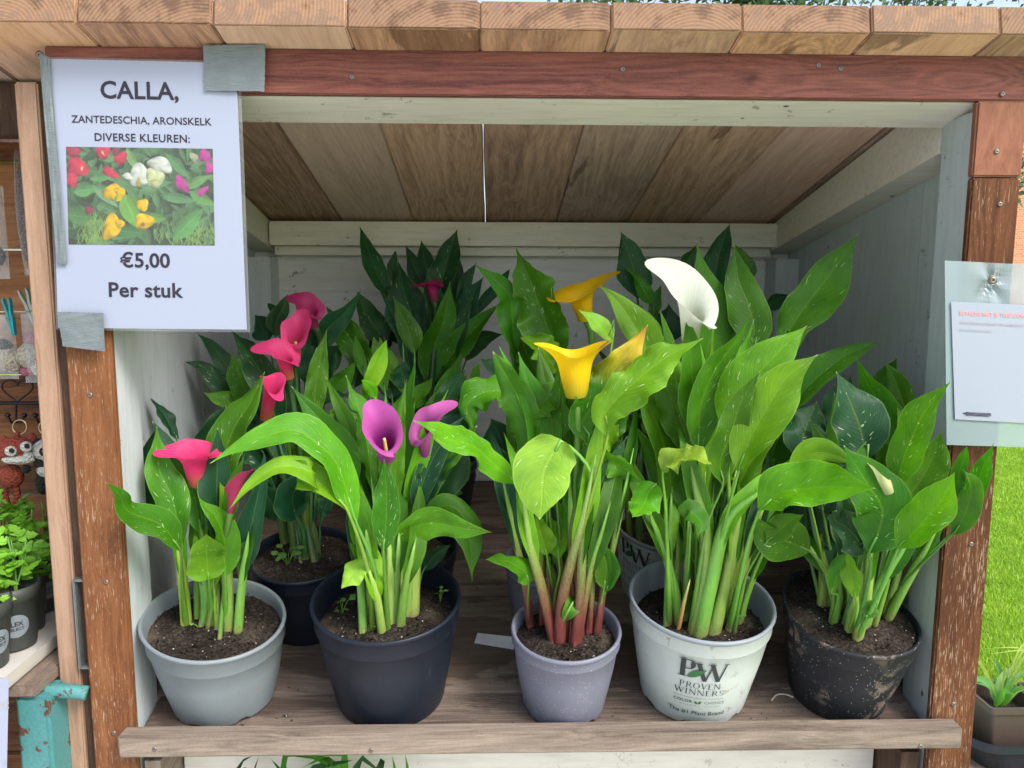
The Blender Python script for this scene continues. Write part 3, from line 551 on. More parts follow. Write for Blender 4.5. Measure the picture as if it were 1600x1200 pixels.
# leaves and stalks as midribs: plant; half width; depth of base and tip; colour; shape; roll; marks; petiole points; midrib
LEAVES = """
P1;22;-.05;-.12;M;s;20;k;2;291,980 285,913 282,862 252,821 201,799 187,773 165,753
P1;16;.03;.02;D;s;-35;;2;291,970 287,907 285,856 250,803 232,747 232,703 247,663
P1;11;.04;.03;D;l;30;;1;280,720 277,687 257,650 234,621
P1;27;-.02;0;M;s;-15;k;2;293,980 287,923 285,853 270,780 250,737 247,700 245,665
P1;27;-.06;-.08;L;h;10;k;2;329,973 328,932 326,904 323,875 322,853 322,834
P1;25;-.03;-.04;L;s;25;k;2;353,983 353,938 352,900 350,843 337,810 318,790 309,773
P1;19;0;.02;D;s;20;;2;371,986 375,932 380,900 385,853 396,805 413,720 408,703
P1;29;.02;.04;M;s;-25;k;2;356,957 350,875 347,770 352,713 367,667 393,627 414,580
P1;22;.06;.07;D;s;30;;1;327,803 323,747 322,703 333,667 353,633
P1;8;.02;.03;M;l;40;;1;327,770 332,720 342,687 352,660 361,633
P1;14;-.02;-.02;L;l;20;;2;337,983 336,945 334,913 337,891 342,859 347,837
P1;20;.04;.05;D;s;10;;2;347,970 342,907 339,859 337,812 300,770 303,740
P1;16;-.01;0;M;l;-40;;2;309,967 308,929 309,891 311,850 312,799 310,753
P6;15;.04;.06;D;s;20;k;1;410,673 377,613 353,570 333,543 307,520
P6;15;.03;.02;D;s;20;k;1;407,667 373,623 340,593 317,573 287,565
P6;17;.05;.08;D;s;-30;;1;413,653 407,600 397,567 387,547 367,522
P6;23;0;0;M;s;-15;k;1;413,673 393,633 380,603 370,573 360,553
P6;13;0;-.02;M;s;20;k;1;400,673 377,647 353,627 333,620 317,613
P6;14;.08;.1;D;s;20;;1;433,593 430,527 433,500 442,480 450,459
P6;17;.09;.11;D;s;-20;;1;430,573 420,533 412,517 405,503 398,491
P6;8;.09;.11;D;l;0;;1;437,547 435,507 430,490 425,480 418,473
P6;17;.06;.05;D;s;25;;1;467,623 487,553 513,513 540,487 565,453
P6;13;.03;.03;M;l;30;;1;480,640 507,627 523,603 540,587 555,566
P6;30;.05;.08;D;h;20;k;1;470,640 477,600 497,570 520,553 537,543
P6;24;.05;.03;D;s;-30;;1;487,640 493,613 507,573 517,553 532,537
P6;9;0;0;M;l;0;;1;448,660 448,647 445,627 443,607
P6;14;-.02;-.03;M;s;30;;1;452,667 448,650 437,637 423,629
P6;14;-.02;-.02;M;s;-30;;1;452,667 457,650 463,637 470,623
P6;24;-.02;-.07;D;h;30;;2;477,875 474,828 462,807 457,783 460,767 480,760 491,770
P6;22;0;-.05;D;s;-20;;2;448,850 442,805 437,813 427,790 417,773 407,757
P6;22;.05;.06;D;s;0;;1;460,640 467,573 477,540 487,520 497,497
P6;26;.04;.05;D;s;20;;1;437,673 430,640 420,607 410,573 403,547
P6;24;.02;.02;D;s;-20;;1;470,690 480,657 500,633 520,623 550,617
P6;26;.02;.02;D;s;10;;1;430,693 403,667 387,650 373,640 353,633
P2;27;-.08;-.13;L;s;25;k;2;596,984 586,892 556,815 527,727 500,697 463,673 420,680 363,703 327,725
P2;24;-.09;-.15;L;s;25;;2;583,984 577,899 544,800 502,757 460,738 493,740 440,728 393,757 357,797
P2;23;-.03;-.04;M;s;-20;;2;571,930 563,826 556,769 537,703 510,667 480,633 455,603
P2;15;.02;.02;L;l;10;;1;560,673 568,627 580,593 593,560 604,531
P2;9;.02;.0;L;l;10;;1;590,647 587,623 580,607 565,594
P2;25;.03;.04;M;s;-25;;2;621,968 623,834 625,777 632,723 630,707 633,657 642,603 650,559
P2;22;-.06;-.07;M;s;15;k;2;606,984 602,915 599,861 603,815 604,769 600,716
P2;15;.0;.0;M;l;20;;2;575,915 571,815 569,769 563,723 577,693 568,660
P2;21;-.07;-.11;L;s;35;k;2;594,930 602,876 613,848 640,826 675,817 721,825 770,832
P2;24;-.02;-.06;M;s;-25;;2;625,945 640,861 663,807 694,790 721,803 734,846 738,910
P2;11;.03;.06;D;s;20;;2;652,953 655,915 661,892 675,872 690,859 705,851
P2;17;-.09;-.11;Y;h;20;;2;598,945 586,907 577,884 563,886 550,899 533,920
P2;9;-.07;-.08;M;l;10;;2;592,945 583,911 575,888 562,869 546,848
P2;30;.06;.08;D;s;-15;;2;632,949 652,853 671,800 690,757 713,715 713,670
P2;24;.05;.07;D;s;20;;2;629,949 640,834 644,788 644,746 667,690 683,657
P2;7;.02;.0;M;l;10;;1;573,667 567,652 540,648 515,642
P2;12;.03;.03;M;l;-20;;2;611,968 617,861 619,807 613,757 610,723 607,707
P2;14;-.04;-.04;M;l;20;;2;586,968 585,892 583,853 575,815 563,788 546,746
P2;20;.02;.03;D;s;20;;2;575,945 563,861 560,823 571,777 556,723 547,690
P2;26;.08;.1;D;s;20;;1;573,723 563,690 550,660 533,633 520,623
P2;26;.08;.1;D;s;-20;;1;703,733 703,700 713,667 727,640
P7;24;.02;.06;M;s;-15;k;1;607,640 580,580 560,547 533,510 508,477
P7;15;.05;.08;D;s;20;k;1;630,607 630,540 620,507 610,483 603,467
P7;15;.04;.05;M;s;-20;k;1;653,607 648,553 640,517 627,490 614,463
P7;8;.0;.0;M;l;20;;1;580,623 572,593 563,567 555,525
P7;13;.02;.03;M;l;0;;1;603,640 602,613 593,573 584,527
P7;14;.03;.03;M;l;20;k;1;640,647 630,613 617,580 603,553 593,527
P7;14;.02;.02;M;s;20;;1;670,673 680,640 697,607 710,580 720,553
P7;10;.02;.02;M;l;0;;1;673,653 687,623 707,607 730,587
P7;13;.01;.0;M;s;0;;1;640,660 645,640 657,617 677,590
P7;7;.0;.0;L;l;0;;1;730,633 737,603 742,587 748,567
P7;16;.03;.03;D;s;20;;1;640,640 633,607 628,587 633,563
P7;20;.04;.05;D;s;-20;k;1;620,657 613,623 607,593 603,570
P7;18;.04;.05;D;s;-10;;1;553,640 553,607 560,573 573,553
P8;17;-.01;.02;D;s;15;k;1;620,540 610,467 590,427 575,390 562,353
P8;8;.0;.0;D;l;0;;1;620,507 613,440 613,420 618,391
P8;15;.03;.04;D;s;20;;1;670,540 663,450 650,423 642,403 634,383
P8;14;.03;.05;D;s;-20;;1;673,540 672,450 667,423 662,400 658,374
P8;22;.0;.02;D;s;-25;k;1;680,573 687,473 692,433 703,393 715,357
P8;13;.02;.02;D;s;30;;1;703,557 707,507 713,467 717,427 715,393
P8;28;-.03;-.02;D;s;-10;k;1;657,607 653,540 643,493 630,450 622,407
P8;15;-.04;-.04;D;s;15;k;1;678,573 682,507 677,473 672,443 667,419
P8;23;-.06;-.06;M;s;10;k;1;660,673 667,600 677,547 693,500 703,440
P8;11;.0;.02;D;s;20;k;1;693,580 713,487 723,453 733,430 746,408
P8;17;-.02;-.02;D;s;-20;k;1;700,593 723,520 730,480 743,453 757,430
P8;10;.0;.02;D;l;20;;1;720,553 740,493 757,470 777,447 797,420
P8;21;-.06;-.07;M;s;-20;k;1;660,673 677,600 707,553 743,513 784,471
P8;14;-.01;-.02;D;s;25;;1;700,607 728,563 740,540 757,527 787,522
P8;23;-.02;-.01;D;s;20;k;1;620,607 603,537 587,513 570,487 558,454
P8;24;.03;.03;D;s;0;;1;637,593 630,540 620,497 617,467
P8;20;.02;.02;D;s;0;;1;673,593 683,540 693,507 703,480
P8;22;.03;.03;D;s;30;;1;603,593 597,557 590,540 583,507
P9;23;-.02;-.02;M;s;20;w;1;853,660 820,573 803,533 800,493 793,457 740,412
P9;41;-.04;-.04;M;s;-20;wk;1;880,660 877,560 860,520 843,477 827,433 805,385
P9;31;-.04;-.03;M;s;10;w;1;867,660 853,603 833,573 820,547 813,527
P9;24;-.06;-.07;L;l;40;w;1;880,660 877,580 860,567 840,540 813,528
P9;15;-.02;-.04;D;l;20;w;1;837,680 813,623 793,600 773,577 748,559
P9;25;-.07;-.1;L;s;30;wk;2;804,867 793,768 823,670 813,637 790,615 757,613 730,633 737,660 743,688
P9;14;-.02;-.02;D;s;0;;1;867,677 840,647 823,620 803,598
P9;26;.0;.0;D;s;10;;1;813,743 790,713 780,680 767,653
P3;23;-.02;-.12;L;s;20;wk;3;865,1002 841,903 821,804 807,757 770,723 740,697 707,688 680,670 645,657
P3;42;-.05;-.13;Y;h;15;k;4;874,1002 881,925 911,812 925,742 880,690 863,713 850,743 847,786 843,812
P3;33;-.02;.0;A;s;20;wk;3;903,999 896,940 892,830 920,693 910,660 937,620 963,573 990,540 1013,506
P3;34;-.05;-.05;L;s;-25;wk;3;900,1006 903,940 911,830 950,680 947,647 970,617 997,593 1040,560 1099,528
P3;26;-.03;-.04;M;h;20;w;1;873,693 877,620 860,620 840,637 827,657
P3;17;-.05;-.07;L;s;35;wk;1;914,867 910,707 943,713 973,730 1000,753 1013,757
P3;22;-.04;-.05;L;h;20;w;1;913,727 910,700 930,687 953,677 967,663
P3;15;-.02;-.04;Y;l;20;k;1;933,577 957,533 943,513 927,500 903,483
P3;17;-.04;-.1;M;h;25;;2;828,980 825,940 826,911 819,892 793,878 759,874
P3;30;.0;.02;D;s;-10;;2;878,955 881,903 880,859 878,819 870,786 859,757
P3;26;.0;.01;M;s;20;;2;918,991 925,925 936,856 935,819 940,779 955,742
P3;17;-.03;-.03;L;s;-20;;2;874,977 865,925 854,867 848,841 841,815 837,797
P3;14;-.01;-.02;M;h;30;;2;933,991 940,940 944,918 947,881 936,859 918,861
P3;13;-.01;-.02;M;l;-30;;2;931,991 940,936 947,925 955,896 953,867 947,856
P3;7;-.03;-.03;Y;l;20;;1;870,955 867,933 861,903 855,867
P3;28;.01;.01;M;s;20;;1;940,743 933,687 947,653 970,633 997,623
P3;30;.03;.03;D;s;0;;1;867,743 860,710 837,687 813,670
P3;26;.02;.02;D;s;10;;1;893,753 887,727 880,693 877,660
P4;35;.03;.02;M;s;-15;k;1;1185,655 1220,543 1248,494 1276,456 1308,414 1342,364
P4;31;.03;.04;M;s;15;k;1;1171,655 1178,550 1178,508 1168,470 1154,435 1147,382
P4;25;.0;.0;M;s;30;k;3;1085,988 1103,867 1096,775 1091,711 1094,638 1115,582 1147,536 1177,485
P4;41;-.03;-.03;L;s;-15;k;2;1114,991 1140,874 1136,676 1157,627 1185,585 1220,547 1262,508
P4;38;-.06;-.07;L;s;-20;k;2;1092,991 1125,848 1154,736 1171,690 1199,638 1231,589 1279,553
P4;21;-.05;-.06;M;s;30;k;2;1078,991 1103,830 1129,760 1126,718 1143,676 1157,631 1188,579
P4;25;.0;-.02;M;s;-20;k;1;1206,725 1234,648 1255,613 1287,582 1325,554 1377,533
P4;28;.04;.05;M;s;20;;1;1087,690 1091,631 1105,550 1119,491 1101,431 1088,379
P4;27;.02;.02;M;s;-15;wk;2;1070,969 1074,830 1084,715 1070,676 1056,638 1035,592 1017,564
P4;24;.01;.02;L;s;20;k;1;1063,690 1042,606 1014,550 982,494 961,466 940,449 932,447
P4;14;.03;.03;M;s;20;;1;1056,620 1031,540 1014,508 1000,487 982,465
P4;24;-.08;-.14;Y;s;-30;wk;2;1047,977 1041,812 1035,736 1052,720 1080,717 1114,726
P4;22;-.08;-.13;L;h;20;wk;3;1059,973 1041,867 1017,808 1025,757 1014,768 1006,790 988,808
P4;17;-.08;-.11;M;s;-20;;2;1070,969 1078,841 1078,812 1076,797 1085,804 1096,819 1091,838
P4;41;-.09;-.18;L;s;-20;k;3;1140,984 1166,859 1184,804 1187,797 1220,770 1259,764 1304,761 1369,763
P4;18;-.05;-.09;M;s;20;;3;1147,988 1162,911 1184,867 1199,845 1217,830 1235,814 1256,804
P4;26;.02;.02;D;s;0;;1;1125,940 1164,753 1168,711 1185,673 1199,638
P4;30;.04;.04;D;s;0;;1;1103,903 1136,725 1122,673 1126,620 1136,578
P4;28;.03;.03;M;s;-20;;1;1155,940 1192,743 1213,690 1231,655 1248,631
P10;25;.0;.01;D;s;10;k;1;1000,550 996,466 993,431 982,396 970,361
P10;13;-.01;-.01;M;s;20;k;1;1031,550 1021,477 1007,456 993,435 974,415
P10;22;.02;.03;D;s;-15;k;1;1115,550 1115,459 1119,424 1126,389 1141,348
P10;13;.01;.01;D;s;20;;1;1094,515 1073,438 1070,417 1078,400 1091,380
P10;10;-.01;-.01;M;l;0;k;1;1024,585 1019,508 1022,484 1028,463 1033,445
P10;15;-.01;-.02;M;s;20;k;1;1063,620 1045,547 1028,522 1007,498 982,465
P10;13;.0;.01;M;s;20;;1;1185,515 1173,438 1168,417 1157,400 1148,381
P10;13;.0;.0;D;s;-20;;1;1164,585 1140,508 1136,480 1134,459 1133,431
P10;13;.04;.06;D;s;20;;1;1178,557 1199,484 1213,470 1231,460
P10;26;.02;.02;D;s;10;;1;1045,620 1042,536 1042,501 1045,473
P10;26;.02;.02;D;s;-10;k;1;1108,585 1098,515 1087,480 1080,445
P10;24;.0;.0;D;s;20;;1;1010,655 1010,585 1007,550 1000,522
P10;30;-.02;-.02;D;s;0;;1;980,743 997,693 980,660 970,647
P10;26;.02;.02;D;s;20;;1;1063,727 1050,693 1007,680 973,687
P5;27;-.08;-.15;M;s;-20;k;2;1356,977 1382,879 1400,761 1412,716 1427,680 1445,644 1486,595
P5;42;-.01;-.0;D;s;15;k;1;1325,987 1355,716 1346,674 1334,641 1322,614 1306,580
P5;24;-.01;.0;M;s;-25;k;1;1356,958 1391,695 1379,644 1367,617 1352,593 1337,558
P5;20;.0;.01;M;s;-20;k;1;1366,958 1418,668 1415,641 1406,614 1397,590 1383,565
P5;15;.06;.08;M;s;10;;1;1350,927 1370,626 1376,602 1388,581 1402,559
P5;32;.01;.04;D;s;20;k;1;1299,952 1250,719 1253,692 1262,662 1277,626
P5;22;.04;.06;D;s;0;;1;1312,952 1310,686 1307,656 1301,626 1304,599
P5;33;-.04;-.06;M;s;20;k;2;1366,977 1388,904 1406,794 1424,770 1445,740 1460,710 1470,673
P5;36;-.09;-.14;L;s;-20;k;2;1337,999 1369,936 1403,857 1430,830 1454,803 1475,776 1492,737
P5;19;-.10;-.16;M;s;20;;2;1388,961 1413,911 1487,836 1502,815 1514,785 1517,758 1505,733
P5;18;-.09;-.15;M;s;-20;k;2;1385,958 1423,895 1502,818 1517,785 1529,752 1538,725 1553,692
P5;11;-.10;-.15;M;l;20;;1;1382,955 1496,776 1496,752 1502,725 1511,698
P5;44;-.07;-.08;M;s;10;k;2;1337,996 1359,895 1358,863 1373,830 1379,794 1355,755 1318,695
P5;29;-.07;-.08;D;h;25;k;1;1318,977 1349,860 1337,839 1322,824 1304,812 1307,797
P5;18;-.02;-.05;L;s;35;;1;1309,971 1262,770 1247,737 1262,713 1289,707 1346,729
P5;10;-.03;-.02;M;l;20;;1;1331,977 1340,764 1340,734 1346,710 1357,689
P5;11;-.02;-.01;M;l;20;;1;1363,971 1418,692 1415,668 1409,650 1402,637
P5;27;.02;.02;D;s;20;;1;1382,958 1448,710 1454,686 1463,662 1477,650
P5;30;-.02;-.06;M;s;-25;k;3;1299,977 1302,908 1274,870 1264,860 1233,847 1201,835 1179,806
P5;14;-.05;-.06;M;l;30;;2;1299,977 1309,933 1299,927 1309,895 1325,863
P5;15;-.05;-.05;L;l;-20;;2;1325,987 1337,952 1337,933 1331,901 1325,863
P5;30;.0;.0;D;s;20;;1;1318,958 1286,800 1295,770 1310,746 1328,722
P5;30;.0;.0;D;s;-20;;1;1363,958 1388,815 1409,785 1430,755 1448,728
P5;28;.02;.02;D;s;-20;;1;1287,952 1259,845 1259,800 1250,764 1244,734
P5;12;-.04;-.04;M;l;20;;2;1347,990 1350,977 1353,965 1363,946 1372,942
"""
STEMS = """
P3;12;8;-.03;R;867,1002 848,925 830,859 819,790
P3;14;9;-.04;R;874,1004 881,925 911,812 925,742
P3;12;7;-.03;R;898,1006 907,925 911,848 914,786
P3;8;6;-.02;R;903,1006 922,896 944,819
P3;8;5;0;R;922,991 925,925 925,867
P3;9;6;-.01;R;932,992 942,925 955,867 979,753
P3;9;6;-.02;R;830,981 821,918 803,830 790,768
P3;9;7;0;R;881,999 896,925 892,841 891,757
P3;8;6;0;R;848,977 847,925 848,830
P3;6;4;-.02;R;865,1002 878,973 892,947
P4;10;7;.02;G;1043,979 1045,896 1048,801
P4;10;7;-.03;G;1061,977 1056,925 1037,859 1017,808
P4;10;7;.0;G;1070,973 1074,896 1076,826
P4;17;13;-.03;G;1085,991 1103,903 1103,841 1087,764
P4;19;12;-.04;G;1092,993 1111,911 1136,815 1184,771
P4;16;12;-.01;G;1114,991 1136,903 1147,841 1155,808
P4;12;8;-.02;G;1140,984 1155,925 1173,845 1191,797
P4;8;6;-.02;G;1155,973 1169,925 1191,867
P4;11;8;.02;G;1103,977 1125,867 1147,757
P4;9;7;.02;G;1125,977 1147,903 1162,848
P4;9;7;.02;G;1056,973 1058,885 1059,830
P4;6;3;-.03;B;1059,986 1069,940 1076,914
P5;15;10;-.02;G;1328,987 1333,942 1325,863
P5;13;9;-.05;G;1339,998 1353,942 1361,851
P5;13;10;-.05;G;1350,977 1378,908 1413,854
P5;12;9;-.06;G;1388,963 1413,917 1450,851
P5;13;10;.02;G;1284,952 1287,904 1283,832
P5;9;7;.0;G;1302,977 1312,933 1310,882
P5;9;7;.0;G;1382,958 1401,904 1410,860
P5;10;7;.0;G;1337,977 1344,911 1347,857
P5;8;6;.02;G;1312,971 1299,911 1271,863
P1;11;8;-.02;G;291,980 288,932 280,862
P1;8;6;0;G;309,973 309,919 312,859
P1;15;11;-.02;G;323,976 325,938 318,885
P1;7;5;-.02;G;334,980 334,938 333,894
P1;7;5;0;G;341,986 339,932 337,875
P1;11;9;-.02;G;357,984 356,923 352,843
P1;9;7;-.01;G;371,986 377,923 385,859
P1;7;5;0;G;318,970 318,907 322,843
P2;9;7;0;G;567,989 565,930 558,846
P2;10;8;-.03;G;585,982 585,930 575,853
P2;9;6;-.04;G;597,989 590,938 579,899
P2;12;8;-.02;G;611,976 611,911 608,853
P2;10;7;-.03;G;625,978 631,930 644,869
P2;8;6;-.02;G;619,976 621,892 623,846
P2;12;9;0;G;646,961 648,915 652,853
P2;8;6;0;G;629,968 625,915 629,869
P2;7;5;0;G;575,976 577,915 575,869
P2;8;6;0;G;600,968 602,899 602,861
P2;8;6;0;G;636,964 644,899 659,846
P6;10;7;0;G;447,850 440,812 436,761
P6;14;10;0;G;466,866 459,818 451,767
P6;10;7;0;G;478,875 478,828 477,780
P6;8;6;0;G;472,872 469,828 464,780
P8;10;8;0;G;657,707 653,640 653,557
P8;10;8;0;G;673,707 670,640 673,573
P8;10;8;0;G;640,707 640,640 637,573
P10;9;7;0;G;986,841 982,775 993,720
P10;9;7;0;G;999,845 999,775 1001,720
"""

# ------------------------------------------------------------------ pots
AF = math.atan(SLF)
PF = {}
def pot_profile(rb, rt, h, step=.8):
    rs = rb+(rt-rb)*step
    return [(.001, .002), (rb-.006, .002), (rb-.001, 0), (rb, .003), (rb+(rs-rb)*.35, h*step*.35), (rb+(rs-rb)*.7, h*step*.68), (rs-.001, h*step-.002), (rs+.0006, h*step), (rs+.0016, h*step+.002), (rt-.0042, h-.008), (rt-.0015, h-.0055), (rt, h-.003), (rt-.0008, h), (rt-.0032, h+.0004),
            (rt-.0052, h-.002), (rt-.0065, h-.012), (rs-.0045, h*step), (rs-.007, h*step*.85), (rs-.02, h*step*.7), (.001, h*step*.68)]
def make_pot(key, root, X, Y, rb, rt, h, mat, shear=0, soil_drop=.022, sq=None, step=.8, lean=0, notch=False, rimmat=None, soiltilt=0, sag=0):
    base = Vector((X, Y, floorz(Y)))
    M = Matrix.Translation(base) @ Matrix.Rotation(AF, 4, 'X') @ Matrix.Rotation(rad(lean), 4, 'Y')
    V, Fs = lathe_data(pot_profile(rb, rt, h, step), 64, None, shear, sq)
    if sag:
        for v in V: v.z -= sag*max(0, v.z/h)**3*max(0, math.sin(math.atan2(v.y, v.x)*1-2.2))**2
    if notch:
        for v in V:
            if v.z < .004:
                a = math.atan2(v.y, v.x)
                if math.cos(a*7+.4) > .7: v.z += .004
    lo = Matrix.Translation((0, 0, 0))
    p = obj('pot', V, Fs, mat, None, smooth=True); p.matrix_basis = M; p.parent = root; p.matrix_parent_inverse = world_of(root).inverted()
    if rimmat:
        p.data.materials.append(rimmat)
        for pg in p.data.polygons:
            if V[pg.vertices[0]].z > h-.009 or pg.index >= 64*13: pg.material_index = 1
    # soil
    sz = h-soil_drop; sr = rb+(rt-rb)*(sz/h)-.0045; n = 22; SV = []; SF = []
    for i in range(n+1):
        for k in range(56):
            a = 2*math.pi*k/56; r = sr*(i/n)**.8*(sq(a) if sq else 1); x, y = r*math.cos(a), r*math.sin(a)
            nz = .0035*noise.noise(Vector((x*45, y*45, X*9)))+.0016*noise.noise(Vector((x*190, y*190, Y*7)))+.0012*noise.noise(Vector((x*420, y*420, Y*3)))
            z = sz+nz-.004*(i/n)**6+shear*x*sz/.12+soiltilt*(-y)+.004*(1-(i/n)**2)
            if sag: z -= sag*max(0, math.sin(a-2.2))**2*(i/n)**3
            SV.append(Vector((x, y, z)))
    for i in range(n):
        for k in range(56): SF.append((i*56+k, (i+1)*56+k, (i+1)*56+(k+1) % 56, i*56+(k+1) % 56))
    rnd = random.Random(key)
    for _ in range(700 if Y < 1.1 else 120):        # crumbs of soil and bark
        a, r = rnd.uniform(0, 6.28), sr*.95*math.sqrt(rnd.random()); r *= (sq(a) if sq else 1); c = Vector((r*math.cos(a), r*math.sin(a), sz+.004+shear*r*math.cos(a)*sz/.12+soiltilt*(-r*math.sin(a))))
        if sag: c.z -= sag*max(0, math.sin(a-2.2))**2*(r/sr)**3
        s = rnd.uniform(.0005, .0024); k = len(SV); ax = [Vector([rnd.gauss(0, 1) for _ in range(3)]).normalized()*s*rnd.uniform(.5, 1.4) for _ in range(3)]
        SV += [c+ax[0], c+ax[1], c+ax[2], c-ax[0]*.6-ax[1]*.5]; SF += [(k, k+1, k+2), (k, k+3, k+1), (k+1, k+3, k+2), (k+2, k+3, k)]
    s_ = obj('soil', SV, SF, SOIL, None, smooth=True); s_.matrix_basis = M.copy(); s_.parent = root; s_.matrix_parent_inverse = world_of(root).inverted()
    nrm = (M.to_3x3() @ Vector((0, 0, 1))).normalized()
    PF[key] = dict(M=M, c=M @ Vector((0, 0, sz+.001)), n=nrm, r=sr, root=root, Y=Y, pot=p, rb=rb, rt=rt, h=h, step=step)
    return p
GREY = plastic('grey_pot_plastic', (.19, .225, .245), dirtamt=.66, streak=.08)
BLACK = plastic('black_pot_plastic', (.011, .016, .027), .36, spec=.28, dust=.0, dirtamt=.74, streak=.35, dirt=(.12, .11, .10))
BLACKD = plastic('dusty_black_pot_plastic', (.016, .018, .023), .5, spec=.25, dust=.06, dirtamt=.50, streak=.25, dirt=(.20, .16, .12))
MAUVE = plastic('mauve_grey_pot_plastic', (.17, .18, .24), dirtamt=.66, streak=.06, dust=.12)
WPOT = plastic('white_printed_pot_plastic', (.50, .56, .54), dirtamt=.57, dirt=(.30, .25, .17), streak=.05)
WPOTG = plastic('white_pot_grey_lining', (.24, .27, .31), dirtamt=.7, streak=.05)
def squash(a): return 1-.05*math.cos(2*a+.5)+.018*math.cos(3*a+1)
def plant(key, label, *a, **k):
    root = thing('potted_calla', Vector((a[0], a[1], floorz(a[1]))), label, 'potted plant', 'potted calla lilies on the shelf'); return make_pot(key, root, *a, **k)
plant('P1', 'pink calla in a light grey pot, front row by the left post', -.352, 1.005, .066, .088, .120, GREY, shear=-.14, soil_drop=.017, step=.76, notch=True, lean=-1)
plant('P2', 'purple calla in a glossy black pot with arching leaves, front row', -.134, 1.005, .071, .095, .149, BLACK, soil_drop=.032)
plant('P3', 'yellow calla with red stalk feet in the small mauve-grey pot', .094, .985, .053, .070, .116, MAUVE, soil_drop=.016, step=.84, notch=True)
plant('P4', 'white calla in the front white pot printed with PROVEN WINNERS', .269, 1.005, .069, .093, .144, WPOT, soil_drop=.034, step=.82, notch=True, rimmat=WPOTG, shear=-.03)
plant('P5', 'spotted calla in the dented black pot, front row by the right post', .464, 1.005, .066, .090, .124, BLACKD, soil_drop=.003, sq=squash, step=.76, shear=-.12, sag=.006)
plant('P6', 'calla with several pink flowers in a black pot behind the grey pot', -.275, 1.158, .062, .079, .117, BLACK, soil_drop=.010)
plant('P7', 'calla without flowers in a black pot hidden behind the purple calla', -.130, 1.195, .060, .078, .105, BLACK, soil_drop=.02)
plant('P8', 'tall dark calla with one pink flower, back row against the rear wall', -.113, 1.42, .068, .087, .134, BLACK, soil_drop=.02)
plant('P9', 'yellow calla in the small grey pot behind the mauve pot', .075, 1.172, .044, .056, .097, MAUVE, soil_drop=.02, step=.84)
plant('P10', 'dark leaved calla in the rear white printed pot behind the white calla', .286, 1.238, .075, .093, .121, WPOT, soil_drop=.02, step=.82, rimmat=WPOTG)

def soil_hit(key, px, py):
    d = PF[key]; D = (F*FPX+R*(px-800)-U*(py-600)); t = (d['c']-EYE).dot(d['n'])/D.dot(d['n']); p = EYE+D*t
    q = p-d['c']; q -= d['n']*q.dot(d['n'])
    if q.length > d['r']*.93: q *= d['r']*.93/q.length
    return d['c']+q-d['n']*.004
SHAPES = {'s': ([0, .04, .1, .2, .34, .5, .64, .76, .86, .93, .97, 1], [.10, .30, .58, .88, 1, .96, .80, .54, .27, .10, .035, .0]),
          'h': ([0, .03, .08, .16, .3, .5, .68, .80, .89, .95, 1], [.12, .48, .80, .98, 1, .93, .76, .52, .26, .09, .0]),
          'l': ([0, .08, .2, .35, .5, .65, .8, .92, 1], [.25, .42, .72, .94, 1, .88, .6, .26, .0])}
def prof(kind, t):
    X_, Y_ = SHAPES[kind]
    for i in range(len(X_)-1):
        if t <= X_[i+1]:
            k = (t-X_[i])/(X_[i+1]-X_[i]); k = k*k*(3-2*k)*.35+k*.65; return Y_[i]+(Y_[i+1]-Y_[i])*k
    return 0
LRND = random.Random(11)
def px_of(p):
    d = p-EYE; z = d.dot(F); return 800+FPX*d.dot(R)/z, 600-FPX*d.dot(U)/z
def blade(P, Wm, kind, roll, wavy, fold, curl, nu=30, nv=10):
    """leaf blade round a midrib: P samples, half width in metres"""
    n = len(P); V = []; UV = []; Fs = []; S_prev = None
    ph1, ph2 = LRND.uniform(0, 6.28), LRND.uniform(0, 6.28); fr = LRND.uniform(10, 17) if wavy else LRND.uniform(6, 11); am = Wm*((.34 if wavy else .16)*LRND.uniform(.6, 1.4))
    tw = LRND.uniform(-28, 28); asym = LRND.uniform(-.1, .1); sw = LRND.uniform(.05, .16)*(1.5 if wavy else 1); f2 = LRND.uniform(5, 11)
    L = sum((P[i+1]-P[i]).length for i in range(n-1))
    for i, p in enumerate(P):
        t = i/(n-1); T = (P[min(i+1, n-1)]-P[max(i-1, 0)]).normalized()
        Vw = (EYE-p).normalized(); Vw = (Vw+Vector((0, 0, .25))).normalized()
        S = T.cross(Vw)
        if S.length < .05 and S_prev: S = S_prev.copy()
        S.normalize()
        if S_prev:
            if S.dot(S_prev) < 0: S = -S
            S = (S*.55+S_prev*.45); S = (S-T*S.dot(T)).normalized()
        S_prev = S.copy(); N = S.cross(T).normalized()
        if N.dot(Vw) < 0 and i == 0: pass
        q = Matrix.Rotation(rad(roll+tw*(t-.3)*2), 3, T); S2 = q @ S; N2 = q @ N
        if N2.dot(Vw) < 0: N2 = -N2
        wd = Wm*prof(kind, t); fo = fold*(1-.55*t) if kind != 'h' else fold*(1-.3*t)
        if t < .12: fo = fo+(.9-fo)*(1-t/.12)
        for j in range(nv+1):
            s = -1+2*j/nv; a = abs(s)
            env = math.sin(math.pi*min(1, t*1.05))
            ru = am*env*a**2.2*(math.sin(fr*t+ph1+(0 if s > 0 else 1.9))+.55*math.sin(fr*2.1*t+ph2+(s > 0)*2.4)+(.3*math.sin(fr*4.1*t+ph1*2+(s > 0)*1.7) if wavy else 0))
            off = S2*(s*wd*math.cos(fo)*(1+asym*(1 if s > 0 else -1)+sw*math.sin(f2*t+ph2+(2.1 if s > 0 else 0))*min(1, 4*t)))+N2*(a**1.25*wd*math.sin(fo)*1.0-curl*a**3*wd+ru)
            V.append(p+off); UV.append((t, j/nv))
    for i in range(n-1):
        for j in range(nv):
            k = i*(nv+1)+j; Fs.append((k, k+1, k+nv+2, k+nv+1))
    return V, Fs, UV
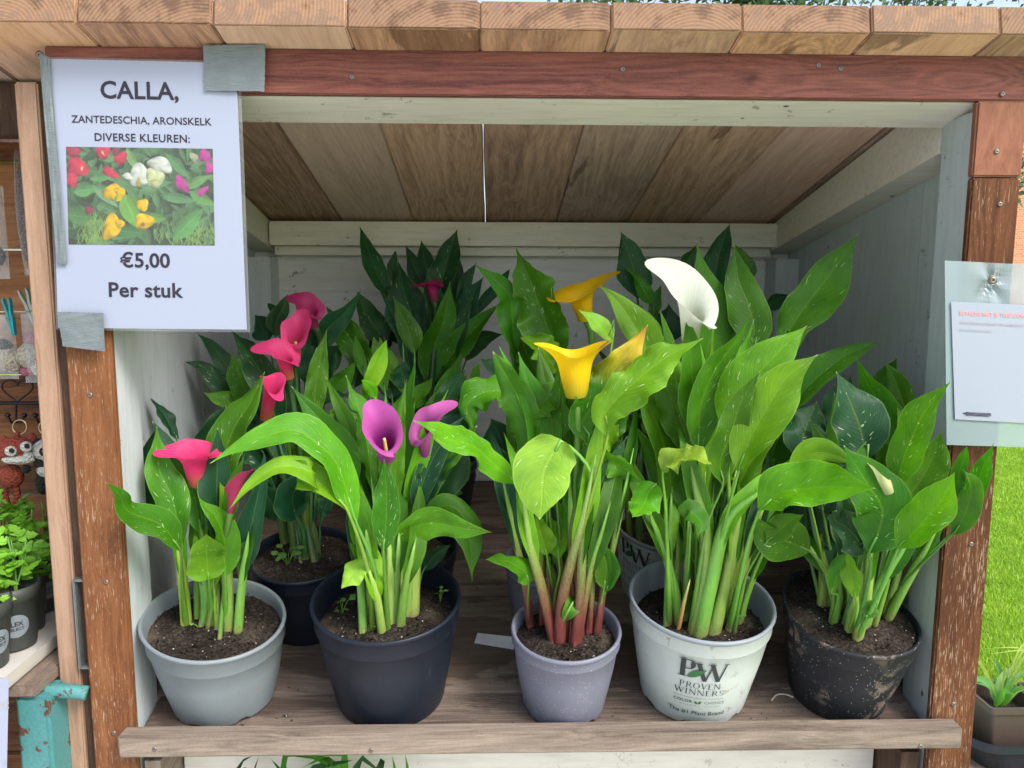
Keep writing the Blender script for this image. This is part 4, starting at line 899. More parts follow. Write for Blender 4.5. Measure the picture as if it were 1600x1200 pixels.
COLS = {'D': C_DARK, 'M': C_MID, 'L': C_LIGHT, 'Y': C_YEL, 'A': C_AUT}
def jit(c, a=.18):
    k = 1+LRND.uniform(-a, a); return (c[0]*k*(1+LRND.uniform(-.3, .2)), c[1]*k, c[2]*k*(1+LRND.uniform(-.1, .6)))
def make_leaf(key, W, db, dt, col, kind, roll, flags, nb, px):
    aut = col == 'A'; col = 'M' if aut else col
    d = PF[key]; spk = 'k' in flags; wavy = 'w' in flags
    deep = {'P8': 1.15, 'P10': 1.1, 'P6': 1.05, 'P7': 1.0}.get(key, 1.0)
    if nb: s0 = soil_hit(key, *px[0])
    else:
        a = LRND.uniform(0, 6.28); s0 = d['c']+(Matrix.Rotation(AF, 3, 'X') @ Vector((math.cos(a), math.sin(a), 0)))*d['r']*LRND.uniform(.05, .4)-d['n']*.004
    cum = [0]
    for i in range(1, len(px)): cum.append(cum[-1]+math.hypot(px[i][0]-px[i-1][0], px[i][1]-px[i-1][1]))
    Y0 = s0.y; 
    if nb: cb = cum[nb]
    else: cb = 0
    tot = cum[-1]; pts = []
    for i, (x, y) in enumerate(px):
        if i < nb: Y = Y0+db*(cum[i]/max(1, cb))
        else:
            k = (cum[i]-cb)/max(1, tot-cb); Y = Y0+db+(dt-db)*k**1.3
        pts.append(at(x, y, Y))
    if nb: pts[0] = s0
    bl = spline(pts[nb:], 30); mid = bl[10]; Wm = W*zc(mid)/FPX/max(.35, math.cos(rad(roll)))/.93
    Wm = min(Wm, W*1.35*zc(mid)/FPX)
    fold = LRND.uniform(.25, .68) if kind != 'h' else LRND.uniform(.05, .25)
    V, Fs, UV = blade(bl, Wm, kind, roll, wavy, fold, LRND.uniform(.08, .3))
    c = jit([v*deep for v in COLS[col]])
    lf = obj('leaf', V, Fs, LEAFA if aut else LEAFS if spk else LEAF, d['root'], UV, True, color=c)
    # petiole runs from the soil up under the blade's first third
    if nb: pp = [pts[0]]+pts[1:nb]+[bl[0]]+[bl[4]]
    else:
        b0 = bl[0]; T = (bl[2]-bl[0]).normalized(); ln = (b0-s0).length
        pp = [s0, s0.lerp(b0, .45)+d['n']*ln*.08+Vector((0, .01, 0)), b0-T*ln*.16, b0, bl[4]]
    P = spline(pp, 22); r0 = (6.6 if W > 20 else 4.4)*zc(P[0])/FPX; r1 = max(.0012, Wm*.055)
    Vt, Ft, Ut = tube_data(P, [r0+(r1-r0)*(i/21)**.7 for i in range(22)], 8, flat=.8)
    obj('petiole', Vt, Ft, STEM_R if key in ('P3',) else STEM_G, lf, Ut, True, color=jit([a*.5+b*.5 for a, b in zip(c, (.16, .32, .05))], .08) if key not in ('P8', 'P10', 'P6') else jit((.05, .14, .04)))
    return lf
for ln in LEAVES.strip().split('\n'):
    f_ = ln.split(';'); px = [tuple(map(int, s.split(','))) for s in f_[9].split()]
    make_leaf(f_[0], float(f_[1]), float(f_[2]), float(f_[3]), f_[4], f_[5], float(f_[6]), f_[7], int(f_[8]), px)
for ln in STEMS.strip().split('\n'):
    f_ = ln.split(';'); px = [tuple(map(int, s.split(','))) for s in f_[5].split()]; key = f_[0]
    s0 = soil_hit(key, *px[0]); tot = math.hypot(px[-1][0]-px[0][0], px[-1][1]-px[0][1]); pts = [s0]
    for x, y in px[1:]: pts.append(at(x, y, s0.y+float(f_[3])*math.hypot(x-px[0][0], y-px[0][1])/tot))
    e_ = pts[-1]+(pts[-1]-pts[-2])*.45; pts.append(at(*px_of(e_), e_.y+.018))
    P = spline(pts, 24); r0, r1 = float(f_[1])*zc(s0)/FPX*.92, float(f_[2])*zc(s0)/FPX*.92
    Vt, Ft, Ut = tube_data(P, [(r0+(r1-r0)*(i/23)**.6)*(1 if i < 13 else max(.12, 1-((i-13)/10)**1.4*.9)) for i in range(24)], 10, flat=.72)
    dk = .4 if key in ('P8', 'P10', 'P6') else 1
    if key in ('P1', 'P2', 'P3', 'P4', 'P5') and f_[4] != 'B':          # the stalk opens into a young blade
        g = (P[-1]-P[-5]).normalized(); ln_ = LRND.uniform(.05, .09); side = Vector((LRND.uniform(-.4, .4), .35, 0))*ln_*.5
        BL = spline([P[11], P[17], P[-1]+Vector((0, .006, 0)), P[-1]+g*ln_*.6+side*.5+Vector((0, .01, 0)), P[-1]+g*ln_+side+Vector((0, .02, 0))], 24)
        Vb, Fb, Ub = blade(BL, LRND.uniform(.009, .015), 's', LRND.uniform(-40, 40), False, LRND.uniform(.3, .7), .1, 24, 6)
        obj('leaf', Vb, Fb, LEAF, PF[key]['root'], Ub, True, color=jit(COLS[LRND.choice('MMDL')]))
    obj('leaf_stalk', Vt, Ft, {'R': STEM_R, 'G': STEM_G, 'B': STEM_B}[f_[4]], PF[key]['root'], Ut, True, color=jit([v*dk for v in ((.22, .38, .06) if f_[4] != 'B' else (.5, .42, .15))], .15))
FILL = dict(P1=(5, 225, 400, 650, 740, .03), P2=(20, 480, 750, 560, 770, .03), P3=(17, 760, 1000, 540, 770, .02), P9=(15, 760, 980, 470, 720, .0), P4=(24, 970, 1290, 470, 760, .03),
            P5=(20, 1230, 1490, 580, 780, .03), P6=(15, 330, 560, 500, 740, .04), P7=(8, 560, 760, 540, 740, .04), P8=(12, 560, 760, 430, 620, .03), P10=(14, 930, 1200, 440, 700, .04))
for key, (n, xa, xb, ya, yb, dy) in FILL.items():
    for i in range(n):
        tx, ty = xa+(xb-xa)*(i+LRND.random())/n, LRND.uniform(ya, yb); d = PF[key]; z_ = (d['c']-EYE); bx = 800+FPX*z_.dot(R)/z_.dot(F); by = 600-FPX*z_.dot(U)/z_.dot(F)
        L = LRND.uniform(.45, .6); x0, y0 = bx+(tx-bx)*.35, by+(ty-by)*(1-L); kx = (tx-bx)*.12
        px = [(x0+(tx-x0)*t+kx*math.sin(t*3.14)*-1, y0+(ty-y0)*(t*(1.12-.12*t))) for t in (0, .3, .6, 1)]
        cw = {'P1': 'MMD', 'P2': 'MMLD', 'P3': 'MMLD', 'P4': 'MMLL', 'P5': 'MMD', 'P6': 'DDM', 'P7': 'DMM', 'P8': 'D', 'P9': 'MMLD', 'P10': 'DDM'}[key]
        make_leaf(key, LRND.uniform(11, 25)*(.8 if key in ('P8', 'P9', 'P10', 'P2') else 1), dy*.6, dy+LRND.uniform(-.03, .05), LRND.choice(cw), LRND.choice('ssl'), LRND.uniform(-40, 40), LRND.choice(['k', '', 'w', 'wk']), 0, px)
# small sheath leaves at the feet of the stalks, so that no clump looks bare
for key, d in PF.items():
    for i in range(4):
        a = LRND.uniform(0, 6.28); r = d['r']*LRND.uniform(.1, .5); s0 = d['c']+(Matrix.Rotation(AF, 3, 'X') @ Vector((math.cos(a)*r, math.sin(a)*r*.6+.01, 0)))-d['n']*.003
        hgt = LRND.uniform(.03, .08); lean = Vector((LRND.uniform(-.3, .3), LRND.uniform(-.2, .2), 1)).normalized()
        P = spline([s0, s0+lean*hgt*.5, s0+lean*hgt+Vector((LRND.uniform(-.01, .01), -.004, 0))], 16)
        V, Fs, UV = blade(P, LRND.uniform(.004, .007), 'l', LRND.uniform(-30, 30), False, .7, 0, nv=6)
        obj('sheath', V, Fs, LEAF, d['root'], UV, True, color=jit((.12, .22, .05) if key not in ('P8', 'P10') else C_DARK, .3))

# ------------------------------------------------------------------ flowers
PET = {'pink': petalmat('pink_spathe', (.50, .16, .05)), 'mag': petalmat('magenta_spathe', (.30, .05, .10)), 'pur': petalmat('purple_spathe', (.30, .06, .24), (.20, .01, .16)),
       'yel': petalmat('yellow_spathe', (.50, .42, .02)), 'whi': petalmat('white_spathe', (.45, .52, .22))}
SPAD = plain('spadix', (.75, .55, .15), .6, bump=.6, scale=900)
def flower(key, cmat, col, base, top, dY0, dY1, rt, flare, tipdir, tiplen, rb=9, asym=.25, droop=.3, cut=0.0, wave=.1, back=0, dip=0, stalk=True, power=1.5, spx=.45):
    """funnel-shaped spathe: base and top are the ends of its axis; tipdir points to the pointed lobe in the picture plane and in depth"""
    d = PF[key]; Y0 = d['Y']+dY0; B = at(*base, Y0); T = at(*top, d['Y']+dY1); A = T-B; Ln = A.length; A.normalize(); sc = zc(B)/FPX
    D = (R*tipdir[0]-U*tipdir[1]+F*tipdir[2]); E1 = (D-A*D.dot(A)).normalized(); E2 = A.cross(E1)
    nh, na = 26, 56; V = []; UV = []; Fs = []
    for i in range(nh+1):
        h = i/nh
        for j in range(na+1):
            ph = -math.pi*1.06+2*math.pi*1.06*j/na; seam = abs(ph)/math.pi
            lob = .5+.5*math.cos(ph); r = rb+(rt-rb)*h**power; s = max(0, (h-.5)/.5)
            wv = 1+wave*math.sin(3*ph+1.3)*s+wave*.7*math.sin(5*ph+.4)*s
            r += flare*s**2.0*(.55+.45*lob)*wv+tiplen*s**3.2*math.exp(-(ph/.5)**2)+back*s**2.6*math.exp(-((math.pi-abs(ph))/.75)**2)
            ax = h*Ln*(1+asym*(lob-.5)*2*h-(cut*h*max(0, seam-.62)*2.0))-droop*flare*sc*s**2.6*(1.0+.5*math.sin(2*ph+1))-dip*Ln*s**2*math.sin(ph)**2
            if seam > .9: r *= 1+.10*(seam-.9)/.16*(1 if ph > 0 else -1)
            V.append(B+A*ax+(E1*math.cos(ph)+E2*math.sin(ph))*r*sc); UV.append((h, j/na))
    for i in range(nh):
        for j in range(na): k = i*(na+1)+j; Fs.append((k, k+1, k+na+2, k+na+1))
    f = obj('flower', V, Fs, PET[cmat], d['root'], UV, True, color=col)
    tube('spadix', [B+A*Ln*.15, B+A*Ln*.35, B+A*Ln*spx], 3.4*sc, SPAD, f, 10, r1=2.2*sc)
    if stalk:
        s0 = d['c']+Vector((LRND.uniform(-.02, .02), LRND.uniform(-.01, .02), 0)); ln = (B-s0).length
        tube('flower_stalk', [s0, s0.lerp(B, .5)+Vector((0, .004, .01)), B-A*ln*.12, B+A*.004], 4.5*sc, STEM_G, f, 8, 20, color=(.09, .2, .03) if key not in ('P6', 'P8') else (.03, .08, .02), r1=5.5*sc)
    return f
HOT = (.80, .05, .20); MAG = (.50, .02, .13); PUR = (.50, .09, .38); YEL = (.88, .60, .008); WHI = (.64, .68, .60)
flower('P1', 'pink', HOT, (308, 757), (300, 697), -.01, -.025, 19, 17, (-1, -.1, -.2), 15, rb=12, asym=.06, droop=.45, back=14, wave=.25, power=.8)
flower('P1', 'mag', (.50, .05, .14), (360, 800), (370, 748), -.06, -.065, 13, 4, (.9, .7, -.3), 8, rb=6, asym=.45, droop=.2)
flower('P6', 'mag', (.48, .04, .16), (492, 512), (480, 470), .07, .05, 12, 13, (-1, -.4, .4), 8, rb=6, asym=.35, droop=.7, wave=.28)
flower('P6', 'pink', (.74, .06, .22), (462, 556), (462, 508), .02, -.01, 12, 14, (.4, -1, .4), 5, rb=8, asym=.35, droop=.7, wave=.3)
flower('P6', 'pink', (.78, .06, .23), (450, 590), (440, 540), -.01, -.03, 13, 17, (-1, .2, .2), 12, rb=9, asym=.3, droop=.8, wave=.25)
flower('P6', 'pink', (.82, .06, .23), (415, 655), (428, 584), -.03, -.05, 11, 11, (.4, .9, -.6), 12, rb=9, asym=-.1, droop=1.2, wave=.2, power=.8)
flower('P2', 'pur', PUR, (605, 716), (597, 664), -.04, -.062, 19, 14, (-.5, -1, .5), 9, rb=13, asym=.42, droop=.35, cut=.2, wave=.16, spx=.6)
flower('P2', 'pur', (.58, .13, .42), (664, 710), (664, 652), .0, -.03, 13, 18, (1, -.5, .2), 18, rb=8, asym=.4, droop=.7, wave=.2)
flower('P3', 'yel', YEL, (900, 620), (896, 536), -.05, -.055, 30, 9, (-1, -.1, .0), 20, rb=15, asym=.02, droop=-.1, wave=.2, back=22, power=.75, dip=.2)
flower('P9', 'yel', (.84, .52, .008), (915, 500), (903, 440), -.03, -.04, 27, 22, (1, -.35, .3), 16, rb=12, asym=.1, droop=.35, wave=.35, back=14, dip=.12)
flower('P4', 'whi', WHI, (1078, 530), (1081, 450), -.02, -.045, 27, 24, (-1, -.5, .6), 22, rb=13, asym=.45, droop=.2, cut=.2, wave=.12)
flower('P5', 'whi', (.70, .74, .36), (1388, 768), (1375, 736), -.15, -.155, 8, 0, (-1, -.5, 0), 5, rb=9, asym=.5, droop=0, power=1)
flower('P8', 'mag', (.55, .03, .18), (678, 470), (674, 436), -.005, -.01, 10, 14, (-1, -.3, .2), 10, rb=6, asym=.05, droop=.6)

# weeds and tag on the shelf
def weed(key, px, n, sc_, col, seed):
    rnd = random.Random(seed); p0 = soil_hit(key, *px)+PF[key]['n']*.004; V = []; Fs = []
    for i in range(n):
        a = rnd.uniform(0, 6.28); h = rnd.uniform(.3, 1)*sc_; r = rnd.uniform(.1, .8)*sc_
        tip = p0+Vector((math.cos(a)*r, math.sin(a)*r*.6, h)); P = spline([p0, p0.lerp(tip, .5)+Vector((0, 0, h*.2)), tip], 6)
        V1, F1, _ = tube_data(P, [.0005]*6, 4); k = len(V); V += V1; Fs += [tuple(k+q for q in f) for f in F1]
        d = (tip-p0).normalized(); e = d.cross(Vector((0, -.6, .8))).normalized()*sc_*.16; l = Vector((math.cos(a), math.sin(a), .3)).normalized()*sc_*.42; k = len(V)
        V += [tip, tip+l*.3+e, tip+l*.7+e*.9, tip+l, tip+l*.7-e*.9, tip+l*.3-e]; Fs.append((k, k+1, k+2, k+3, k+4, k+5))
    obj('weed', V, Fs, LEAF, PF[key]['root'], [(.5, .3)]*len(V), color=col)
def crumbs():
    rnd = random.Random(9); V = []; Fs = []
    for _ in range(420):
        X, Y = rnd.uniform(-.42, .54), .93+.33*rnd.random()**1.4; c = Vector((X, Y, floorz(Y)+.0006)); s = rnd.uniform(.0004, .0020)*(1 if rnd.random() < .9 else 1.8); k = len(V)
        ax = [Vector((rnd.gauss(0, 1), rnd.gauss(0, 1), abs(rnd.gauss(0, .5)))).normalized()*s for _ in range(3)]
        V += [c+ax[0], c+ax[1], c+ax[2], c-ax[0]*.7-ax[1]*.6]; Fs += [(k, k+1, k+2), (k, k+3, k+1), (k+1, k+3, k+2), (k+2, k+3, k)]
    tag(obj('soil_crumbs', V, Fs, SOIL), 'crumbs of spilled potting soil on the shelf boards', 'soil', kind='stuff')
crumbs()
weed('P2', (535, 960), 7, .022, (.12, .28, .06), 1); weed('P6', (450, 885), 11, .028, (.10, .24, .06), 2); weed('P2', (688, 940), 4, .016, (.14, .3, .06), 3); weed('P2', (575, 990), 4, .012, (.18, .36, .08), 4)
weed('P1', (312, 985), 3, .012, (.25, .45, .1), 5); weed('P9', (835, 850), 6, .018, (.12, .28, .06), 6); weed('P4', (1150, 980), 3, .02, (.16, .34, .06), 7)
# printing on the white pots
INK = plain('dark_green_ink', (.025, .035, .04), .5, var=.05); INKG = plain('leaf_green_ink', (.03, .14, .04), .5, var=.1); INKGR = plain('grey_green_ink', (.10, .15, .14), .5, var=.05); INKP = plain('pink_ink', (.6, .25, .25), .5)
def on_pot(key, ang0, z0, lift=.0004):
    d = PF[key]; rs = d['rb']+(d['rt']-d['rb'])*d['step']; hs2 = d['h']*d['step']
    def fn(x, y):
        z = z0+y; r = (d['rb']+(rs-d['rb'])*z/hs2)+lift+.0009; a = ang0+x/r
        return d['M'] @ Vector((r*math.sin(a), -r*math.cos(a), z))
    return fn
def fine_poly(poly, fn, res=.0025):
    """fill polygons densely enough to wrap round the pot"""
    bm = bmesh.new(); 
    for pl_ in poly: bm.faces.new([bm.verts.new((x, y, 0)) for x, y in pl_])
    bmesh.ops.triangulate(bm, faces=bm.faces[:])
    for _ in range(3):
        es = [e for e in bm.edges if e.calc_length() > res]
        if not es: break
        bmesh.ops.subdivide_edges(bm, edges=es, cuts=1); bmesh.ops.triangulate(bm, faces=bm.faces[:])
    V = [fn(v.co.x, v.co.y) for v in bm.verts]; bm.verts.index_update(); Fs = [tuple(v.index for v in f.verts) for f in bm.faces]; bm.free(); return V, Fs
def serif(ch, thick, thin):
    """serif capitals as polygons on a unit-high body; returns (polygons, width)"""
    P = []; sf = .10
    def stroke(x0, y0, x1, y1, wd): P.append([(x0-wd/2, y0), (x0+wd/2, y0), (x1+wd/2, y1), (x1-wd/2, y1)])
    def foot(x, y, wd): P.append([(x-wd/2, y), (x+wd/2, y), (x+wd/2, y+.035), (x-wd/2, y+.035)] if y < .5 else [(x-wd/2, y-.035), (x+wd/2, y-.035), (x+wd/2, y), (x-wd/2, y)])
    def arc(cx, cy, rx, ry, a0, a1, n=14, tk=thick, tn=thin):
        for i in range(n):
            q = []
            for a in (a0+(a1-a0)*i/n, a0+(a1-a0)*(i+1)/n):
                w_ = tn+(tk-tn)*abs(math.cos(a))**1.5; q.append((a, w_))
            (a, wa), (b, wb) = q
            P.append([(cx+rx*math.cos(a), cy+ry*math.sin(a)), (cx+rx*math.cos(b), cy+ry*math.sin(b)), (cx+(rx-wb)*math.cos(b), cy+(ry-tn)*math.sin(b)), (cx+(rx-wa)*math.cos(a), cy+(ry-tn)*math.sin(a))])
    if ch in 'PR':
        stroke(.2, 0, .2, 1, thick); foot(.2, 0, thick+2*sf); foot(.16, 1, thick+sf)
        P.append([(.2, 1-thin), (.42, 1-thin), (.42, 1), (.2, 1)]); P.append([(.2, .46), (.42, .46), (.42, .46+thin), (.2, .46+thin)]); arc(.42, .73, .27, .27, math.pi/2, -math.pi/2)
        if ch == 'R': P.append([(.38, .47), (.38+thick, .47), (.86, 0), (.86-thick*.9, 0)]); foot(.82, 0, thick+.08)
        return P, .78 if ch == 'P' else .9
    if ch == 'O': arc(.45, .5, .42, .51, 0, 2*math.pi, 28); return P, .92
    if ch in 'VW':
        n = 1 if ch == 'V' else 2; x = .08
        for _ in range(n): stroke(x+.06, 1, x+.34, 0, thick); stroke(x+.62, 1, x+.36, 0, thin*1.2); foot(x+.06, 1, thick+.14); x += .5
        foot(x+.12, 1, .2); return P, (.8 if ch == 'V' else 1.3)
    if ch in 'EI':
        stroke(.2, 0, .2, 1, thick); foot(.2, 0, thick+2*sf); foot(.2, 1, thick+2*sf)
        if ch == 'I': return P, .42
        for y in (0, .5, 1-thin): P.append([(.2, y), (.62 if y != .5 else .52, y), (.62 if y != .5 else .52, y+thin), (.2, y+thin)])
        P.append([(.59, 0), (.63, 0), (.66, .2), (.62, .2)]); P.append([(.57, .82), (.61, .82), (.62, 1), (.58, 1)]); return P, .72
    if ch == 'N': stroke(.14, 0, .14, 1, thin*1.2); stroke(.78, 0, .78, 1, thin*1.2); stroke(.14, 1, .78, 0, thick); foot(.14, 0, .24); foot(.78, 1, .24); foot(.1, 1, .16); return P, .94
    if ch == 'S':
        arc(.33, .74, .25, .26, .35, math.pi*1.5, 14, thick*.8); arc(.33, .27, .27, .27, math.pi*.5, -math.pi*.85, 14, thick*.8); return P, .66
    return P, .4
def serif_line(s, width, height, thick=.13, thin=.05, gap=.06):
    X = 0; out = []
    for ch in s:
        pg, wd = serif(ch, thick, thin)
        out += [[(x+X, y) for x, y in p] for p in pg]; X += wd+gap
    X -= gap; return [[((x/X-.5)*width, y*height) for x, y in p] for p in out]
def leaf_poly(x0, y0, x1, y1, w_):
    n = 10; dx, dy = x1-x0, y1-y0; L = math.hypot(dx, dy); nx, ny = -dy/L, dx/L; up, dn = [], []
    for i in range(n+1):
        t = i/n; b = math.sin(math.pi*t**.8)*w_; up.append((x0+dx*t+nx*b, y0+dy*t+ny*b)); dn.append((x0+dx*t-nx*b*.8, y0+dy*t-ny*b*.8))
    return [[up[i], up[i+1], dn[i+1], dn[i]] for i in range(n)]
def pot_print(key, ang0):
    pot_ = PF[key]['pot']
    def put(polys, z0, ink, nm='printed_lettering', lift=.0004): V, Fs = fine_poly(polys, on_pot(key, ang0, z0, lift)); obj(nm, V, Fs, ink, pot_)
    put([[(x-.017, y) for x, y in p] for p in serif_line('P', .024, .029, .2, .05)]+[[(x+.012, y-.004) for x, y in p] for p in serif_line('W', .042, .029, .17, .05)], .085, INK)
    put(leaf_poly(-.017, .0005, .006, .0150, .0052), .085, INKG, 'printed_leaf', .0008)
    put(serif_line('PROVEN', .051, .0092), .0675, INK); put(serif_line('WINNERS', .062, .0092), .0560, INK)
    put([[(-.031+.0062*i, 0), (-.031+.0062*(i+1), 0), (-.031+.0062*(i+1), .0005), (-.031+.0062*i, .0005)] for i in range(10)], .0505, INKGR, 'printed_rule')
    f = on_pot(key, ang0, .0415)
    lettering('printed_lettering', 'COLOR', lambda x, y: f(x-.0185, y), .0235, INK, pot_, .012, 1.1); lettering('printed_lettering', 'CHOICE', lambda x, y: f(x+.0205, y), .0255, INKGR, pot_, .0, 1.1)
    put(leaf_poly(-.0005, -.001, -.0045, .004, .0016)+leaf_poly(.0005, -.001, .0045, .0045, .0016), .0415, INKG, 'printed_leaf')
    for i, a in enumerate((-.6, -.1, .45)): put([[(.0045*math.sin(a)-.0005, .0058+.001*math.cos(a)), (.0045*math.sin(a)+.0005, .0058+.001*math.cos(a)), (.0045*math.sin(a)+.0005, .0068+.001*math.cos(a)), (.0045*math.sin(a)-.0005, .0068+.001*math.cos(a))]], .0415, INKP, 'printed_dot')
    f2 = on_pot(key, ang0, .0365); lettering('printed_lettering', 'FLOWERING  SHRUBS', f2, .056, INKGR, pot_, .0, 1.6, .55)
    f3 = on_pot(key, ang0, .0215); lettering('printed_lettering', 'The #1 Plant Brand', f3, .070, INK, pot_, .004, 1.0)
pot_print('P4', -.19); pot_print('P10', -.92)
lab = tag(sheet('plant_tag', [at(746, 929, 1.122), at(803, 937, 1.112), at(803, 950, 1.085), at(741, 940, 1.1)], plain('white_label', (.62, .64, .72), .4), thick=.001), 'small white plastic plant tag lying on the shelf left of the mauve pot', 'plant tag')
T0 = at(746, 929, 1.122); 
for q in (lab,):
    for v in q.data.vertices: v.co.z = floorz(v.co.y)+.0012+(.0008 if v.index > 8 else 0)
def tagfn(x, y):
    p = at(764+x*520, 938-y*520+x*60, 1.104); p.z = floorz(p.y)+.0032; return p
lettering('handwriting', '·lilleou', tagfn, .04, INK, lab, -.002)
tag(tube('dry_root', [Vector((p.x, p.y, floorz(p.y)+.0015)) for p in (at(1205, 1102, .98), at(1214, 1091, .99), at(1228, 1091, .99), at(1239, 1098, .985))], .0011, plain('root', (.5, .45, .36)), n=16), 'thin pale dry root curled on the shelf beside the dented black pot', 'root')

# ------------------------------------------------------------------ the price sign
YS = YF-.006
def quad(tl, tr, br, bl, Y): return [at(*tl, Y), at(*tr, Y), at(*br, Y), at(*bl, Y)]
def on_quad(Q, lift, bendf=None):
    tl, tr, br, bl = Q; n = (tr-tl).cross(bl-tl).normalized(); n = -n if n.y > 0 else n
    def f(u, v): return tl.lerp(tr, u).lerp(bl.lerp(br, u), v)+n*(lift+(bendf(u, v) if bendf else 0))
    return f
SG = thing('price_sign', at(230, 300, YS), 'laminated A4 paper sign reading CALLA, taped to the left post', 'sign')
PQ = quad((76, 92), (369, 99), (386, 515), (91, 512), YS)
bend = lambda u, v: .0012*math.sin(u*math.pi)*(.4+.6*v)+.0005*math.sin(v*7+u*2)
PAPER = plain('white_paper', (.31, .345, .455), .55, .3, var=.015, scale=8); pp_ = PAPER.node_tree.nodes['Principled BSDF']; pp_.inputs['Coat Weight'].default_value = .45; pp_.inputs['Coat Roughness'].default_value = .18
sheet('paper', PQ, PAPER, SG, .0003, 20, 26, grid=bend)
FILM = NT('clear_laminating_film'); FILM.set(FILM.p, 'Base Color', (.85, .9, .95, 1)); FILM.set(FILM.p, 'Roughness', .12)
_tr = FILM.n('BsdfTransparent'); _ms = FILM.n('MixShader'); FILM.set(_ms, 0, .07); FILM.set(_ms, 1, _tr.outputs[0]); FILM.set(_ms, 2, FILM.p.outputs[0]); FILM.t.links.new(_ms.outputs[0], FILM.o.inputs[0])
sheet('laminate', quad((70, 89), (375, 96), (391, 519), (88, 515), YS+.0006), FILM.m, SG, .0002, 16, 20, grid=lambda u, v: bend(.03+u*.95, v)-.0004)
INKD = plain('dark_purple_grey_ink', (.022, .018, .036), .5, var=.03)
sf_ = on_quad(PQ, .0007, bend); PWd, PHt = (PQ[1]-PQ[0]).length, (PQ[3]-PQ[0]).length
def sign_line(body, uc, vb, wd, bold, sp=1.0):
    lettering('lettering', body, lambda x, y: sf_(uc+x/PWd, vb-y/PHt), wd*PWd, INKD, SG, bold, sp)
sign_line('CALLA,', .480, .137, .415, .022, 1.02); sign_line('ZANTEDESCHIA, ARONSKELK', .485, .228, .745, .012, 1.02); sign_line('DIVERSE KLEUREN:', .485, .293, .505, .014, 1.04)
sign_line('€5,00', .475, .763, .265, .022); sign_line('Per stuk', .475, .877, .395, .022, 1.03)
